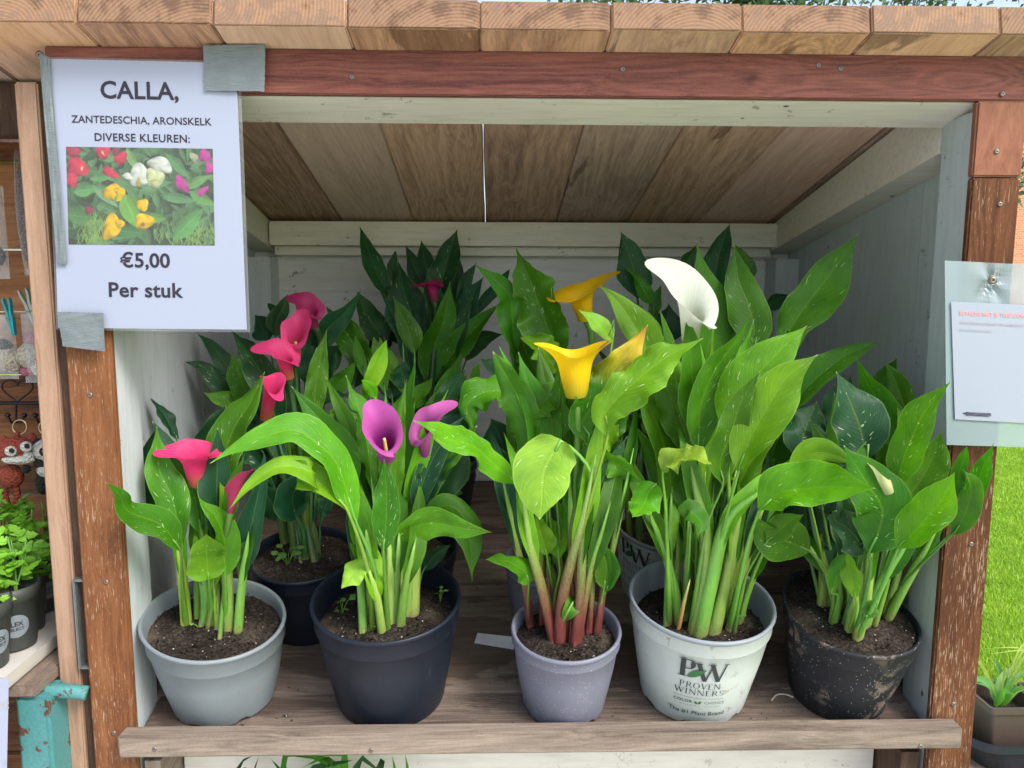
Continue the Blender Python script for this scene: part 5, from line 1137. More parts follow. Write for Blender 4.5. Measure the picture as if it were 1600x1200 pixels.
# the printed flower picture: colours on a fine grid of points
def printed_photo():
    nx, ny = 330, 216; rnd = random.Random(5); import numpy as np
    yy, xx = np.mgrid[0:ny, 0:nx]; x = xx/(nx-1)*250; y = yy/(ny-1)*164
    img = np.zeros((ny, nx, 3)); img[:] = (.035, .06, .035)
    nz = np.array([[noise.noise(Vector((i*.045, j*.045, 3)))+.6*noise.noise(Vector((i*.16, j*.16, 9))) for i in range(nx)] for j in range(ny)])
    img *= (1+.7*nz)[..., None]
    def lf(cx, cy, L, W, a, col, hl=.3):
        dx, dy = x-cx, y-cy; u = (dx*math.cos(a)+dy*math.sin(a))/L; v = (-dx*math.sin(a)+dy*math.cos(a))/W
        wv = np.clip(1-u*u, 0, 1)*(1-.25*u); m_ = np.clip((wv-np.abs(v))*W*1.2, 0, 1)*(np.abs(u) < 1)
        sh = 1+hl*v+.25*nz+.35*np.exp(-(v/.06)**2)+.06*np.sin((v*2-u)*22)
        img[:] = img*(1-m_[..., None])+np.array(col)*sh[..., None]*m_[..., None]
    for _ in range(230):
        g = rnd.uniform(.08, .30); lf(rnd.uniform(0, 250), rnd.uniform(0, 164), rnd.uniform(12, 26), rnd.uniform(4, 10), rnd.uniform(0, 3.14), (g*.45, g, g*.42))
    for _ in range(420):
        cx, cy = (rnd.gauss(45, 14), rnd.gauss(140, 16)) if rnd.random() < .5 else (rnd.gauss(215, 26), rnd.gauss(146, 13))
        lf(cx, cy, rnd.uniform(6, 13), .9, rnd.uniform(-2.3, -.8), (.26, .46, .10), 0)
    for a in ((150, 60, 30, 9, -.1, (.15, .32, .14)), (100, 60, 26, 13, .5, (.12, .26, .11)), (107, 106, 32, 17, 1.2, (.18, .45, .08)), (205, 128, 38, 15, -.8, (.12, .36, .10)), (65, 82, 30, 8, .7, (.2, .38, .2)), (190, 84, 32, 9, .15, (.12, .3, .12)), (230, 84, 26, 10, .5, (.14, .36, .1)), (220, 56, 30, 9, -.4, (.16, .36, .12)), (30, 72, 20, 11, -.2, (.13, .36, .12)), (60, 50, 22, 7, -.15, (.14, .36, .13)), (150, 118, 18, 9, .05, (.14, .38, .08)), (20, 116, 24, 14, .1, (.09, .24, .08)), (105, 142, 24, 12, .1, (.07, .22, .07)), (190, 30, 30, 8, .8, (.12, .32, .12)), (112, 20, 20, 8, 1.1, (.22, .45, .15))): lf(*a)
    def bl(cx, cy, rx, ry, a, col, sh=.3):
        dx, dy = x-cx, y-cy; u = (dx*math.cos(a)+dy*math.sin(a))/rx; v = (-dx*math.sin(a)+dy*math.cos(a))/ry
        r = np.sqrt(u*u+v*v)*(1+.12*np.sin(3*np.arctan2(v, u)+cx)); m_ = np.clip((1-r)*min(rx, ry)*.9, 0, 1)
        img[:] = img*(1-m_[..., None])+(np.array(col)*(1+sh*(u*.7-v*.9)-.35*r**3+.22*np.sin(np.arctan2(v, u)*4+r*5+cy)*r)[..., None].clip(.3, 1.5)*(1-.15*nz)[..., None])*m_[..., None]
    RED, YE, WH, PK = (.72, .04, .10), (.95, .60, .01), (.80, .86, .78), (.62, .05, .38)
    for a in ((18, 34, 19, 17, .5, RED), (8, 55, 11, 13, 0, RED), (12, 8, 14, 9, 0, (.5, .04, .09)), (63, 8, 13, 12, 0, RED), (93, 18, 13, 10, -.7, RED), (74, 42, 16, 8, .5, RED), (85, 7, 6, 9, 0, (.4, .03, .1)), (36, 106, 8, 7, 0, (.35, .03, .1)),
              (124, 46, 18, 20, .3, WH), (150, 50, 16, 18, 0, (.72, .80, .45)), (160, 28, 22, 13, .3, WH), (104, 48, 10, 6, .3, WH), (196, 60, 9, 18, -.6, PK), (231, 72, 13, 6, -.7, PK), (236, 12, 11, 11, 0, PK), (243, 32, 7, 12, .1, PK), (218, 15, 7, 10, -.6, (.45, .5, .32)),
              (78, 76, 17, 15, .2, YE), (90, 74, 11, 8, .4, YE), (128, 96, 11, 11, .5, YE), (74, 134, 15, 24, .35, YE), (88, 128, 9, 8, .4, YE), (130, 124, 17, 14, -.2, YE)): bl(*a)
    for a in ((26, 36, 2.5, 5, .1, (.95, .6, .3)), (63, 10, 2, 6, -.5, (.95, .6, .2)), (122, 58, 4, 9, .1, (.6, .42, .08)), (84, 84, 3, 8, .5, (.3, .5, .05)), (148, 54, 9, 3, -.2, (.55, .62, .1)), (128, 129, 4, 4, 0, (.35, .2, .02)), (88, 130, 6, 2, -.4, (.45, .4, .02))): bl(*a)
    img = np.clip(img*.46+.028, 0, 1)
    V = []; Fs = []
    P_ = [(.078, .317), (.856, .314), (.848, .676), (.072, .680)]
    for j in range(ny):
        for i in range(nx):
            s, t = i/(nx-1), j/(ny-1); u = (P_[0][0]*(1-s)+P_[1][0]*s)*(1-t)+(P_[3][0]*(1-s)+P_[2][0]*s)*t; v = (P_[0][1]*(1-s)+P_[1][1]*s)*(1-t)+(P_[3][1]*(1-s)+P_[2][1]*s)*t
            V.append(sf_(u, v))
    for j in range(ny-1):
        for i in range(nx-1): k = j*nx+i; Fs.append((k, k+nx, k+nx+1, k+1))
    q = NT('printed_flower_picture'); ca = q.n('VertexColor', layer_name='print'); q.set(q.p, 'Base Color', ca.outputs[0]); q.set(q.p, 'Roughness', .35); q.set(q.p, 'Coat Weight', .4); q.set(q.p, 'Coat Roughness', .2)
    o = obj('printed_picture', V, Fs, q.m, SG); at_ = o.data.color_attributes.new('print', 'FLOAT_COLOR', 'POINT')
    fl = np.ones((ny*nx, 4), dtype='f'); fl[:, :3] = img.reshape(-1, 3); at_.data.foreach_set('color', fl.ravel())
printed_photo()
def tape_mat():
    q = NT('grey_duct_tape'); tc = q.n('TexCoord').outputs['Object']; sx = q.n('SeparateXYZ'); q.set(sx, 0, tc)
    gx = q.math('ABSOLUTE', q.math('SUBTRACT', q.math('FRACT', q.math('MULTIPLY', sx.outputs[0], 900)), .5)); gz = q.math('ABSOLUTE', q.math('SUBTRACT', q.math('FRACT', q.math('MULTIPLY', sx.outputs[2], 900)), .5))
    g = q.math('MAXIMUM', gx, gz); big = q.noise(tc, 50, 5, .6); cr = q.noise(q.scale(tc, (1, 1, 4)), 60, 3, .5, 1.5)
    q.set(q.p, 'Base Color', q.mix(big, (.11, .135, .145), (.21, .245, .26))); q.set(q.p, 'Roughness', .38); q.set(q.p, 'Metallic', .15)
    q.set(q.p, 'Normal', q.bump(q.math('ADD', q.math('MULTIPLY', g, .12), cr), .6, .0015)); return q.m
TAPE = tape_mat()
def tape(q4, Y, seed):
    rnd = random.Random(seed)
    def g(u, v): return .0010+.0006*noise.noise(Vector((u*4, v*4, seed)))+.0005*noise.noise(Vector((u*3+v*11, v*2, seed*2)))+(.0012*bend(.0, 0) if 0 else 0)
    o = sheet('tape_piece', quad(*q4, Y), TAPE, SG, .0003, 24, 24, grid=g)
    me = o.data; cc = sum((v.co for v in me.vertices), Vector())/len(me.vertices)      # hand-torn edges, slightly ragged
    for v in me.vertices:
        i = v.index % 625; a_, b_ = i % 25, i//25
        if a_ in (0, 24) or b_ in (0, 24): v.co += (v.co-cc)*.035*noise.noise(Vector((a_*.8, b_*.8, seed*5)))
    return o
tape(((318, 71), (415, 70), (414, 143), (320, 142)), YS-.0030, 1); tape(((62, 84), (78, 90), (106, 413), (90, 413)), YS-.0022, 2); tape(((90, 487), (162, 489), (165, 549), (99, 541)), YS-.0052, 3)

# ------------------------------------------------------------------ the payment notice on the right post
QN = thing('payment_notice', at(1551, 437, YF-.006), 'clear laminated payment notice screwed to the right post', 'sign')
FQ = quad((1476, 407), (1660, 416), (1660, 700), (1479, 695), YF-.016)
MILK = NT('milky_laminating_film'); MILK.set(MILK.p, 'Base Color', (.36, .46, .50, 1)); MILK.set(MILK.p, 'Roughness', .25)
_tr = MILK.n('BsdfTransparent'); _ms = MILK.n('MixShader'); MILK.set(_ms, 0, .52); MILK.set(_ms, 1, _tr.outputs[0]); MILK.set(_ms, 2, MILK.p.outputs[0]); MILK.t.links.new(_ms.outputs[0], MILK.o.inputs[0])
def crease(u, v):
    du, dv = u-.41, v-.105; a = math.atan2(dv, du); r = math.hypot(du, dv*1.5); return -.005*math.exp(-(r/.12)**2)+.0022*math.sin(a*4+.5)*math.exp(-(r/.2)**2)+.0006*math.sin(u*5)
sheet('laminate', FQ, MILK.m, QN, .0003, 40, 44, grid=crease)
NQ = quad((1486, 471), (1655, 479), (1655, 664), (1492, 655), YF-.0180)
PAP2 = plain('notice_paper', (.32, .36, .44), .5, .3, var=.02, scale=8)
sheet('paper', NQ, PAP2, QN, .0003, 8, 8, grid=lambda u, v: .0004*math.sin(u*5))
nf = on_quad(NQ, .0008, lambda u, v: .0004*math.sin(u*5)); NW, NH = (NQ[1]-NQ[0]).length, (NQ[3]-NQ[0]).length
REDI = plain('pale_red_ink', (.75, .32, .30), .6); GRI = plain('pale_grey_ink', (.36, .34, .36), .6)
lettering('lettering', 'BETALEN MET JE TELEFOON:', lambda x, y: nf(.385+x/NW, .110-y/NH), .625*NW, REDI, QN, .014)
lettering('lettering', 'SCAN DE QR CODE MET DE CAMERA OF BANK APP', lambda x, y: nf(.45+x/NW, .185-y/NH), .76*NW, GRI, QN, .014)
lettering('lettering', 'PAS HET BEDRAG AAN', lambda x, y: nf(.215+x/NW, .245-y/NH), .29*NW, GRI, QN, .014)
SV_ = []; SF_ = []; NPEN = plain('dark_blue_pen', (.06, .06, .11), .5)
pts_ = [nf(.075+.28*(.5+.5*math.sin(i*2.3))*(1), .945+.012*math.sin(i*1.7)) for i in range(26)]
tube('scribble', pts_, .0006, NPEN, QN, 5, 110)
screw(1551, 438, YF-.0250, QN, .0045)
tube('wire_loop', [at(1551+7*math.cos(a), 438+7*math.sin(a), YF-.020) for a in [i*.7 for i in range(10)]], .0007, STEEL, QN, 6, 40)

# ------------------------------------------------------------------ the neighbouring stall on the left
NB = thing('side_stall', (-.75, 1.15, 0), 'brown plank side stall with crafts and seedlings left of the cabinet', 'stall')
ynb = 1.2
for z0, z1 in ((-1.3, -1.05), (-1.045, -.753), (-.75, -.50), (-.497, -.33), (-.327, -.15), (-.147, .035), (.038, .16), (.163, .34)):
    box('back_board', (-1.25, ynb, Z(z0)), (-.512, ynb+.02, Z(z1)), W_NEIGH, NB, bevel=.002)
prism('stall_roof', [(.90, Z(.31)), (1.25, Z(.235)), (1.25, Z(.26)), (.90, Z(.335))], -1.3, -.585, W_DARK, NB, axis=0)
prism('stall_side', [(.97, Z(-1.0)), (1.2, Z(-1.0)), (1.2, Z(.21)), (.97, Z(.26))], -.511, -.494, W_DARK, NB, axis=0)
box('top_rail', (-1.25, 1.0, Z(.165)), (-.54, 1.03, Z(.225)), W_DARK, NB)
bt = box('front_batten', (-.5295, .936, .0), (-.5045, .962, Z(.212)), W_PALE, NB, bevel=.002, wob=.0005)
box('edge_batten', (-.5035, .940, .0), (-.4895, .968, Z(.21)), W_DARK, NB, bevel=.001)
# steel section and the teal frame
STF = plain('dull_steel_tube', (.20, .22, .22), .45, .5, .6, var=.3)
ra = at(113, 905, .93); rb_ = at(133, 1045, .93); x0, x1, z0, z1 = ra.x, rb_.x+.012, rb_.z, ra.z
for lo, hi in (((x0, .928, z0), (x0+.003, 1.02, z1)), ((x1-.003, .928, z0), (x1, 1.02, z1)), ((x0, .928, z1-.003), (x1, 1.02, z1)), ((x0, .928, z0), (x1, 1.02, z0+.003))):
    lo = list(lo); hi = list(hi)
    if lo[0] == x0 and hi[0] == x1: lo[0] += .0031; hi[0] -= .0031
    box('steel_section', lo, hi, STF, NB, bevel=.0008)
def tealmat():
    q = NT('chipped_teal_paint'); tc = q.n('TexCoord').outputs['Object']; n1 = q.noise(tc, 38, 6, .65); n2 = q.noise(tc, 260, 3)
    ch = q.step(q.math('ADD', n1, q.math('MULTIPLY', q.noise(tc, 9, 2), .25)), .74, .76)
    c = q.mix(n2, (.04, .17, .18), (.09, .28, .28)); c = q.mix(ch, c, q.mix(n2, (.05, .025, .02), (.16, .08, .05)))
    q.set(q.p, 'Base Color', c); q.set(q.p, 'Roughness', .45); q.set(q.p, 'Normal', q.bump(q.math('SUBTRACT', q.math('MULTIPLY', n2, .4), ch), .6, .0015)); return q.m
TEAL = tealmat()
FR = thing('teal_frame', (-.53, .92, 0), 'chipped teal painted steel frame leg with a short cross tube', 'metal frame')
ta, tb = at(22, 1090, .895), at(74, 1090, .895)
box('leg', (ta.x, .895, 0), (tb.x, .94, ta.z), TEAL, FR, bevel=.004)
tube('cross_tube', [at(72, 1080, .915), at(105, 1080, .915), at(136, 1083, .918)], .0085, TEAL, FR, 20, 12)
box('top_board', (-.66, .892, ta.z+.001), (-.533, 1.2, ta.z+.016), W_GREY, FR, bevel=.002)
zb = ta.z+.0165
box('shelf_rest', (-1.2, 1.0, zb-.018), (-.6605, 1.196, zb-.003), W_GREY, FR, bevel=.002); box('leg', (-1.1, 1.1, 0), (-1.06, 1.14, zb-.019), TEAL, FR, bevel=.003)
box('back_rail', (-.66, 1.14, zb-.06), (-.52, 1.155, zb-.03), TEAL, FR)
# tray
TZ = zb+.001; TR_ = plain('off_white_tray_plastic', (.58, .56, .52), .45, var=.2, scale=20)
bm = bmesh.new(); bmesh.ops.create_cube(bm, size=1)
for v in bm.verts: v.co = Vector((v.co.x*.44+(.0), v.co.y*.235, v.co.z*.024)) if v.co.z < 0 else Vector((v.co.x*.452, v.co.y*.247, v.co.z*.024))
top = [f for f in bm.faces if f.normal.z > .9]; bmesh.ops.inset_region(bm, faces=top, thickness=.006)
top = [f for f in bm.faces if f.normal.z > .9 and f.calc_area() > .05]; bmesh.ops.translate(bm, verts=top[0].verts[:], vec=(0, 0, -.02))
bmesh.ops.bevel(bm, geom=bm.edges[:], offset=.0018, segments=2, affect='EDGES')
tray = tag(bm_obj('seed_tray', bm, TR_, None, loc=(-.777, .990, TZ+.012)), 'off-white shallow plastic tray under the seedling pots', 'tray')
def seedling(px, py, Y, r, h, label, seed, leafy=1.0, labelside=0.0):
    rnd = random.Random(seed); c = at(px, py, Y); c.z = TZ+.0055; t = thing('seedling_pot', c, label, 'potted plant', 'seedling pots beside the cabinet')
    GP = MATS['dark_pot']
    V, Fs = lathe_data([(.001, .002), (r*.74, 0), (r*.76, .003), (r*.93, h*.78), (r*.97, h*.79), (r, h), (r-.002, h), (r*.94, h*.8), (.001, h*.8)], 40, Matrix.Translation(c)); p = obj('pot', V, Fs, GP, t, smooth=True)
    def fn(x, y):
        z = h*.42+y; rr = r*(.76+.17*z/(h*.78))+.0009; a = labelside+.6+x/rr; return c+Vector((rr*math.sin(a), -rr*math.cos(a), z))
    R1 = r*.42; disc = [[(R1*math.cos(i*math.pi/12), R1*math.sin(i*math.pi/12)) for i in range(24)]]
    V, Fs = fine_poly(disc, fn, .004); obj('printed_badge', V, Fs, MATS['badge'], p)
    def fn2(x, y): q = fn(x, y); d = Vector((q.x-c.x, q.y-c.y, 0)).normalized(); return q+d*.0005
    lettering('printed_lettering', 'ILEX', lambda x, y: fn2(x, y+.0005), R1*1.05, MATS['badgeink'], p, .03); lettering('printed_lettering', 'SELECT', lambda x, y: fn2(x, y-.0055), R1*1.15, MATS['badgeink'], p, .02)
    k0 = 0
    stems = []
    for s in range(int(5*leafy)):
        a = rnd.uniform(0, 6.28); hh = rnd.uniform(.035, .075)*leafy; b = c+Vector((rnd.uniform(-.5, .5)*r, rnd.uniform(-.5, .5)*r, h*.8)); tp = b+Vector((math.cos(a)*.02, math.sin(a)*.02, hh))
        st = tube('stem', [b, b.lerp(tp, .5)+Vector((.003, 0, 0)), tp], .0011, MATS['stem'], t, 6, 8)
        V = []; Fs = []
        for l in range(9):
            k = rnd.uniform(.25, 1.05); p0 = b.lerp(tp, min(1, k)); a2 = rnd.uniform(0, 6.28); el = rnd.uniform(-.3, .7); D = Vector((math.cos(a2)*math.cos(el), math.sin(a2)*math.cos(el), math.sin(el))); Lf = rnd.uniform(.018, .034)
            N = (Vector((0, -.5, 1))+Vector([rnd.gauss(0, .35) for _ in range(3)])).normalized(); S = D.cross(N).normalized(); p1 = p0+D*Lf*.35
            for (ofs, sc_) in ((0, 1), (.9, .7), (-.9, .7)):
                q0 = p1+D*(0 if ofs else Lf*.15); D2 = (D+S*ofs).normalized(); S2 = D2.cross(N).normalized(); W2 = Lf*.24*sc_; L2 = Lf*.75*sc_; k = len(V)
                out = [(0, 0), (.15, .6), (.3, .55), (.42, 1), (.58, .7), (.7, .8), (.85, .35), (1, 0)]
                V += [q0+D2*L2*u+S2*W2*v+N*(.12*v*W2) for u, v in out]+[q0+D2*L2*u-S2*W2*v+N*(.12*v*W2) for u, v in out[-2:0:-1]]; V.append(q0+D2*L2*.5-N*.001)
                m = len(V)-1-k; Fs += [(k+i, k+(i+1) % m, k+m) for i in range(m)]
        g = rnd.uniform(.8, 1.25); obj('foliage', V, Fs, LEAF, t, [(.4, .35)]*len(V), color=(.15*g, .38*g, .05*g))
    return t
MATS = dict(dark_pot=plain('dark_grey_pot', (.045, .05, .045), .5, var=.15), badge=plain('grey_badge', (.20, .23, .26), .5), badgeink=plain('badge_ink', (.03, .03, .035), .5), stem=plain('seedling_stem', (.12, .26, .05), .6))
seedling(20, 1003, .985, .036, .082, 'seedling pot with a round ILEX badge, second from the front of the tray', 1, 1.0, .12)
seedling(66, 935, 1.10, .030, .078, 'rear seedling pot with a round badge close to the pale batten', 2, 1.2, .3)
seedling(-26, 1042, .93, .036, .082, 'seedling pot cut off by the left picture edge, front of the tray', 3, .8, .6)
seedling(8, 935, 1.12, .030, .078, 'rear left seedling pot half hidden behind bright leaves', 4, 1.5, .2)
seedling(47, 966, 1.035, .022, .07, 'small black seedling pot between the two pots with badges', 5, .8, 1.5)
seedling(-20, 960, 1.05, .032, .078, 'bushy seedling pot at the left edge of the picture', 6, 1.4, .2)
# string, pegs, bags with knitwear
RO_ = tag(tube('hanging_string', [at(-60, 488, 1.13), at(20, 487, 1.13), at(70, 488, 1.13), at(100, 486, 1.13)], .0008, plain('white_string', (.6, .58, .52), .8), n=24), 'thin white string stretched across the side stall with pegs on it', 'string')
def peg(p0, p1, Y, col, label, w_=.0085):
    a, b = at(*p0, Y), at(*p1, Y); d = (b-a); L = d.length; d.normalize(); s = d.cross(Vector((0, -1, 0))).normalized(); t = thing('clothes_peg', (a+b)/2, label, 'clothes peg'); pm = plain('peg_plastic', col, .4)
    for sgn in (-1, 1):
        prof_ = [(0, .55), (.12, .62), (.4, .40), (.55, .5), (.8, .30), (1, .22), (1, .05), (.8, .02), (.55, .05), (.4, .06), (.12, .35), (0, .40)]
        V = []; n = len(prof_)
        for yy in (-.5, .5):
            for u, v in prof_: V.append(a+d*L*u+Vector((0, yy*.007, 0))+s*sgn*v*w_)
        Fs = [tuple(range(n)), tuple(range(n, 2*n))[::-1]]+[(i, (i+1) % n, n+(i+1) % n, n+i) for i in range(n)]; obj('peg_arm', V, Fs, pm, t)
    c = a+d*L*.52; tube('spring', [c+s*w_*.5*math.cos(q*1.2)+Vector((0, (q-6)*.0009, 0))+d*w_*.3*math.sin(q*1.2) for q in range(13)], .0006, STEEL, t, 6, 60)
peg((10, 466), (23, 524), 1.125, (.02, .30, .34), 'teal plastic clothes peg on the string, the left one'); peg((36, 452), (58, 512), 1.12, (.30, .36, .30), 'faded grey-green clothes peg on the string, beside the pale batten', .011)
KN = {}
def knitmat(name, col):
    q = NT(name); tc = q.n('TexCoord').outputs['Object']; vo = q.n('TexVoronoi', ins={'Scale': 260.0}); q.set(vo, 'Vector', tc)
    q.set(q.p, 'Base Color', q.mix(vo.outputs['Distance'], col, [v*.45 for v in col])); q.set(q.p, 'Roughness', .9); q.set(q.p, 'Normal', q.bump(q.math('SUBTRACT', 1.0, vo.outputs['Distance']), 1.0, .003)); return q.m
K_CREAM, K_PINK, K_RUST, K_WHITE, K_BLACK = knitmat('cream_wool', (.55, .50, .40)), knitmat('pink_wool', (.5, .15, .22)), knitmat('rust_wool', (.33, .06, .03)), knitmat('white_wool', (.75, .74, .70)), knitmat('black_wool', (.02, .02, .025))
def bag(x0, y0, x1, y1, Y, label, balls):
    t = thing('bag_of_knitwear', at((x0+x1)/2, y1, Y), label, 'bag')
    a = at(x0, y0, Y); b = at(x1, y1, Y); 
    V, Fs, n = [], [], 14
    for side in (-1, 1):
        for j in range(n+1):
            for i in range(n+1):
                u, v = i/n, j/n; d = side*.018*math.sin(math.pi*u)*math.sin(math.pi*(.1+.9*v))**.6+.002*noise.noise(Vector((u*6, v*6, side*3+x0)))
                V.append(Vector((a.x+(b.x-a.x)*u, Y+d, a.z+(b.z-a.z)*v)))
    N = (n+1)**2
    for s in (0, 1):
        for j in range(n):
            for i in range(n): k = s*N+j*(n+1)+i; Fs.append((k, k+1, k+n+2, k+n+1))
    BG = MATS.setdefault('bag', None) or MATS.__setitem__('bag', bagmat()) or MATS['bag']
    obj('clear_bag', V, Fs, BG, t, smooth=True)
    for (px, py, r, m_, sc) in balls: ball('knitted_piece', at(px, py, Y), r, m_, t, sc, None, 18, .12)
def bagmat():
    q = NT('clear_bag_plastic'); q.set(q.p, 'Base Color', (.8, .85, .88, 1)); q.set(q.p, 'Roughness', .12); tc = q.n('TexCoord').outputs['Object']; q.set(q.p, 'Normal', q.bump(q.noise(tc, 60, 4, .6, 1), .8, .004))
    t_ = q.n('BsdfTransparent'); ms = q.n('MixShader'); q.set(ms, 0, .2); q.set(ms, 1, t_.outputs[0]); q.set(ms, 2, q.p.outputs[0]); q.t.links.new(ms.outputs[0], q.o.inputs[0]); return q.m
bag(-30, 492, 30, 592, 1.13, 'clear bag with cream and black knitwear under the teal peg', [(10, 562, .020, K_CREAM, (1.1, .6, .9)), (2, 540, .013, K_BLACK, (1.2, .7, .7)), (20, 570, .012, K_CREAM, (1, .6, 1))])
bag(32, 490, 84, 598, 1.125, 'clear bag with cream and pink knitwear under the grey-green peg', [(50, 556, .021, K_CREAM, (1, .6, .9)), (56, 530, .015, K_PINK, (1.2, .6, .6)), (62, 572, .014, K_WHITE, (1, .6, 1.1)), (46, 580, .012, K_PINK, (1.1, .6, .6))])
bag(-40, 290, 16, 436, 1.14, 'empty looking clear bag above the pegs at the left edge', [(-10, 400, .016, K_BLACK, (1, .5, 1))])
bag(24, 235, 50, 430, 1.12, 'tall narrow clear bag hanging along the pale batten', [(38, 330, .013, knitmat('grey_wool', (.25, .2, .2)), (.8, .5, 5))])
# iron hook rack with hearts
IRON = plain('black_iron', (.012, .012, .014), .4, .5, .4)
RK = thing('hook_rack', at(30, 630, 1.17), 'black iron hook rack with heart shapes above the keychains', 'hook rack'); YR = 1.165
tube('bar', [at(-90, 629, YR), at(30, 630, YR), at(100, 629, YR)], .0028, IRON, RK, 8)
def heart(cx, cy, s):
    pts = []
    for i in range(33):
        a = 2*math.pi*i/32; x = 16*math.sin(a)**3/16; y = (13*math.cos(a)-5*math.cos(2*a)-2*math.cos(3*a)-math.cos(4*a))/16; pts.append(at(cx+x*s, cy-y*s*.85, YR))
    tube('heart', pts, .0014, IRON, RK, 8, 90)
heart(27, 609, 24); heart(83, 609, 24); heart(-30, 609, 24)
for hx in (25, 68, -20):
    tube('hook', [at(hx, 631, YR), at(hx, 655, YR), at(hx+1, 660, YR-.005)], .0018, IRON, RK)
    for sg in (-1, 1):
        tube('hook', [at(hx, 659, YR-.006), at(hx+sg*7, 660, YR-.016), at(hx+sg*12, 652, YR-.02)], .0016, IRON, RK); ball('hook_knob', at(hx+sg*13, 649, YR-.02), .0038, IRON, RK)
def ring_(cx, cy, r, Y, parent): tube('key_ring', [at(cx+r*math.cos(i*.4), cy+r*math.sin(i*.4), Y) for i in range(17)], .0011, plain('brass_ring', (.5, .4, .22), .3, .5, .9), parent, 6, 60)
FX = thing('fox_keychain', at(25, 700, 1.13), 'rust red crocheted fox keychain with big white eyes on the hook rack', 'keychain'); YK = 1.13
ring_(31, 667, 11, YK, FX); ball('head', at(26, 703, YK), .0265, K_RUST, FX, (1.15, .7, .72), None, 24)
ball('ear', at(6, 690, YK), .008, K_RUST, FX, (.8, .5, 1.2)); ball('ear', at(50, 686, YK), .008, K_RUST, FX, (.8, .5, 1.2)); tube('loop', [at(25, 690, YK), at(28, 676, YK)], .004, K_RUST, FX)
ball('muzzle', at(29, 718, YK-.012), .019, K_WHITE, FX, (1.25, .5, .36)); ball('muzzle', at(45, 712, YK-.013), .009, K_WHITE, FX, (.8, .6, .9))
for ex, ey in ((17, 705), (41, 698)):
    e = ball('eye', at(ex, ey, YK-.019), .0085, K_WHITE, FX, (1, .6, .9)); ball('pupil', at(ex+1, ey-1, YK-.024), .0036, K_BLACK, e, (1, .6, 1))
ball('body', at(18, 744, YK), .017, K_RUST, FX, (1, .7, 1.05)); ball('paw', at(41, 733, YK-.01), .006, K_BLACK, FX)
tube('limb', [at(10, 755, YK), at(8, 772, YK), at(12, 790, YK)], .0045, K_RUST, FX); tube('limb', [at(24, 755, YK), at(27, 775, YK), at(22, 792, YK)], .0045, K_RUST, FX); tube('limb', [at(2, 735, YK), at(-4, 748, YK)], .005, K_RUST, FX)
PD = thing('panda_keychain', at(70, 700, 1.13), 'black and white crocheted panda keychain half hidden by the pale batten', 'keychain')
ring_(72, 668, 11, YK, PD); ball('head', at(72, 703, YK), .019, K_WHITE, PD, (1, .8, .85), None, 24); ball('ear', at(60, 693, YK), .0075, K_BLACK, PD); ball('ear', at(84, 693, YK), .0075, K_BLACK, PD)
for ex in (68, 80): e = ball('eye_patch', at(ex, 706, YK-.014), .006, K_BLACK, PD, (1, .5, 1.1)); ball('eye', at(ex, 705, YK-.018), .0016, K_WHITE, e)
ball('body', at(72, 724, YK), .015, K_BLACK, PD, (1.1, .8, .6)); ball('belly', at(74, 735, YK-.004), .0145, K_WHITE, PD, (1, .7, .7)); ball('leg', at(66, 752, YK), .011, K_BLACK, PD, (.8, .8, 1.8)); ball('leg', at(80, 752, YK), .011, K_BLACK, PD, (.8, .8, 1.8)); ball('arm', at(61, 720, YK-.006), .007, K_BLACK, PD, (1.2, .8, .8))
# second sign, cut by the lower left corner
S2 = thing('small_price_card', at(0, 1130, .86), 'white laminated card cut off by the lower left corner of the picture', 'sign')
CQ = quad((-150, 1050), (14, 1060), (10, 1245), (-150, 1245), .86); sheet('paper', CQ, PAPER, S2, .0005, 4, 4, bend=.002); cf = on_quad(CQ, .0011)
CW, CH = (CQ[1]-CQ[0]).length, (CQ[3]-CQ[0]).length
lettering('lettering', 'at', lambda x, y: cf(.96+x/CW, .245-y/CH), .012, GRI, S2, .01); lettering('lettering', 't', lambda x, y: cf(.975+x/CW, .725-y/CH), .004, GRI, S2, .01)
box('card_holder', (-.85, .868, 0), (-.64, .874, Z(-.44)), W_GREY, S2)

# ------------------------------------------------------------------ under the shelf
SP = thing('strap_leaf_plant', (-.2, 1.0, Z(-1.15)), 'plant with dark green strap leaves on the lower shelf under the batten', 'potted plant')
V, Fs = lathe_data([(.001, .002), (.05, 0), (.065, .11), (.066, .115), (.062, .115), (.058, .1), (.001, .1)], 32, Matrix.Translation((-.16, .965, Z(-1.15))))
for v in V: v.y = .965+(v.y-.965)*.5
obj('pot', V, Fs, BLACK, SP, smooth=True)
rnd = random.Random(4); b0 = Vector((-.16, .960, Z(-1.04)))
for (x0, y0, x1, y1) in ((372, 1210, 400, 1178), (400, 1230, 405, 1180), (440, 1190, 520, 1182), (480, 1215, 560, 1186), (560, 1190, 600, 1215), (520, 1200, 440, 1178), (600, 1188, 580, 1230), (615, 1230, 612, 1178), (634, 1230, 633, 1178), (455, 1230, 420, 1182), (500, 1186, 560, 1230), (380, 1200, 360, 1230), (540, 1180, 470, 1200)):
    P = spline([b0+Vector((rnd.uniform(-.02, .02), 0, 0)), at((x0+x1)/2*.5+260, 1330, .962), at(x0, y0, .955), at(x1, y1, .95)], 26); Vb, Fb, Ub = blade(P, .013, 'l', rnd.uniform(-30, 30), False, .5, 0, nv=4)
    obj('leaf', Vb, Fb, LEAF, SP, Ub, True, color=jit(C_DARK if rnd.random() < .6 else C_MID))

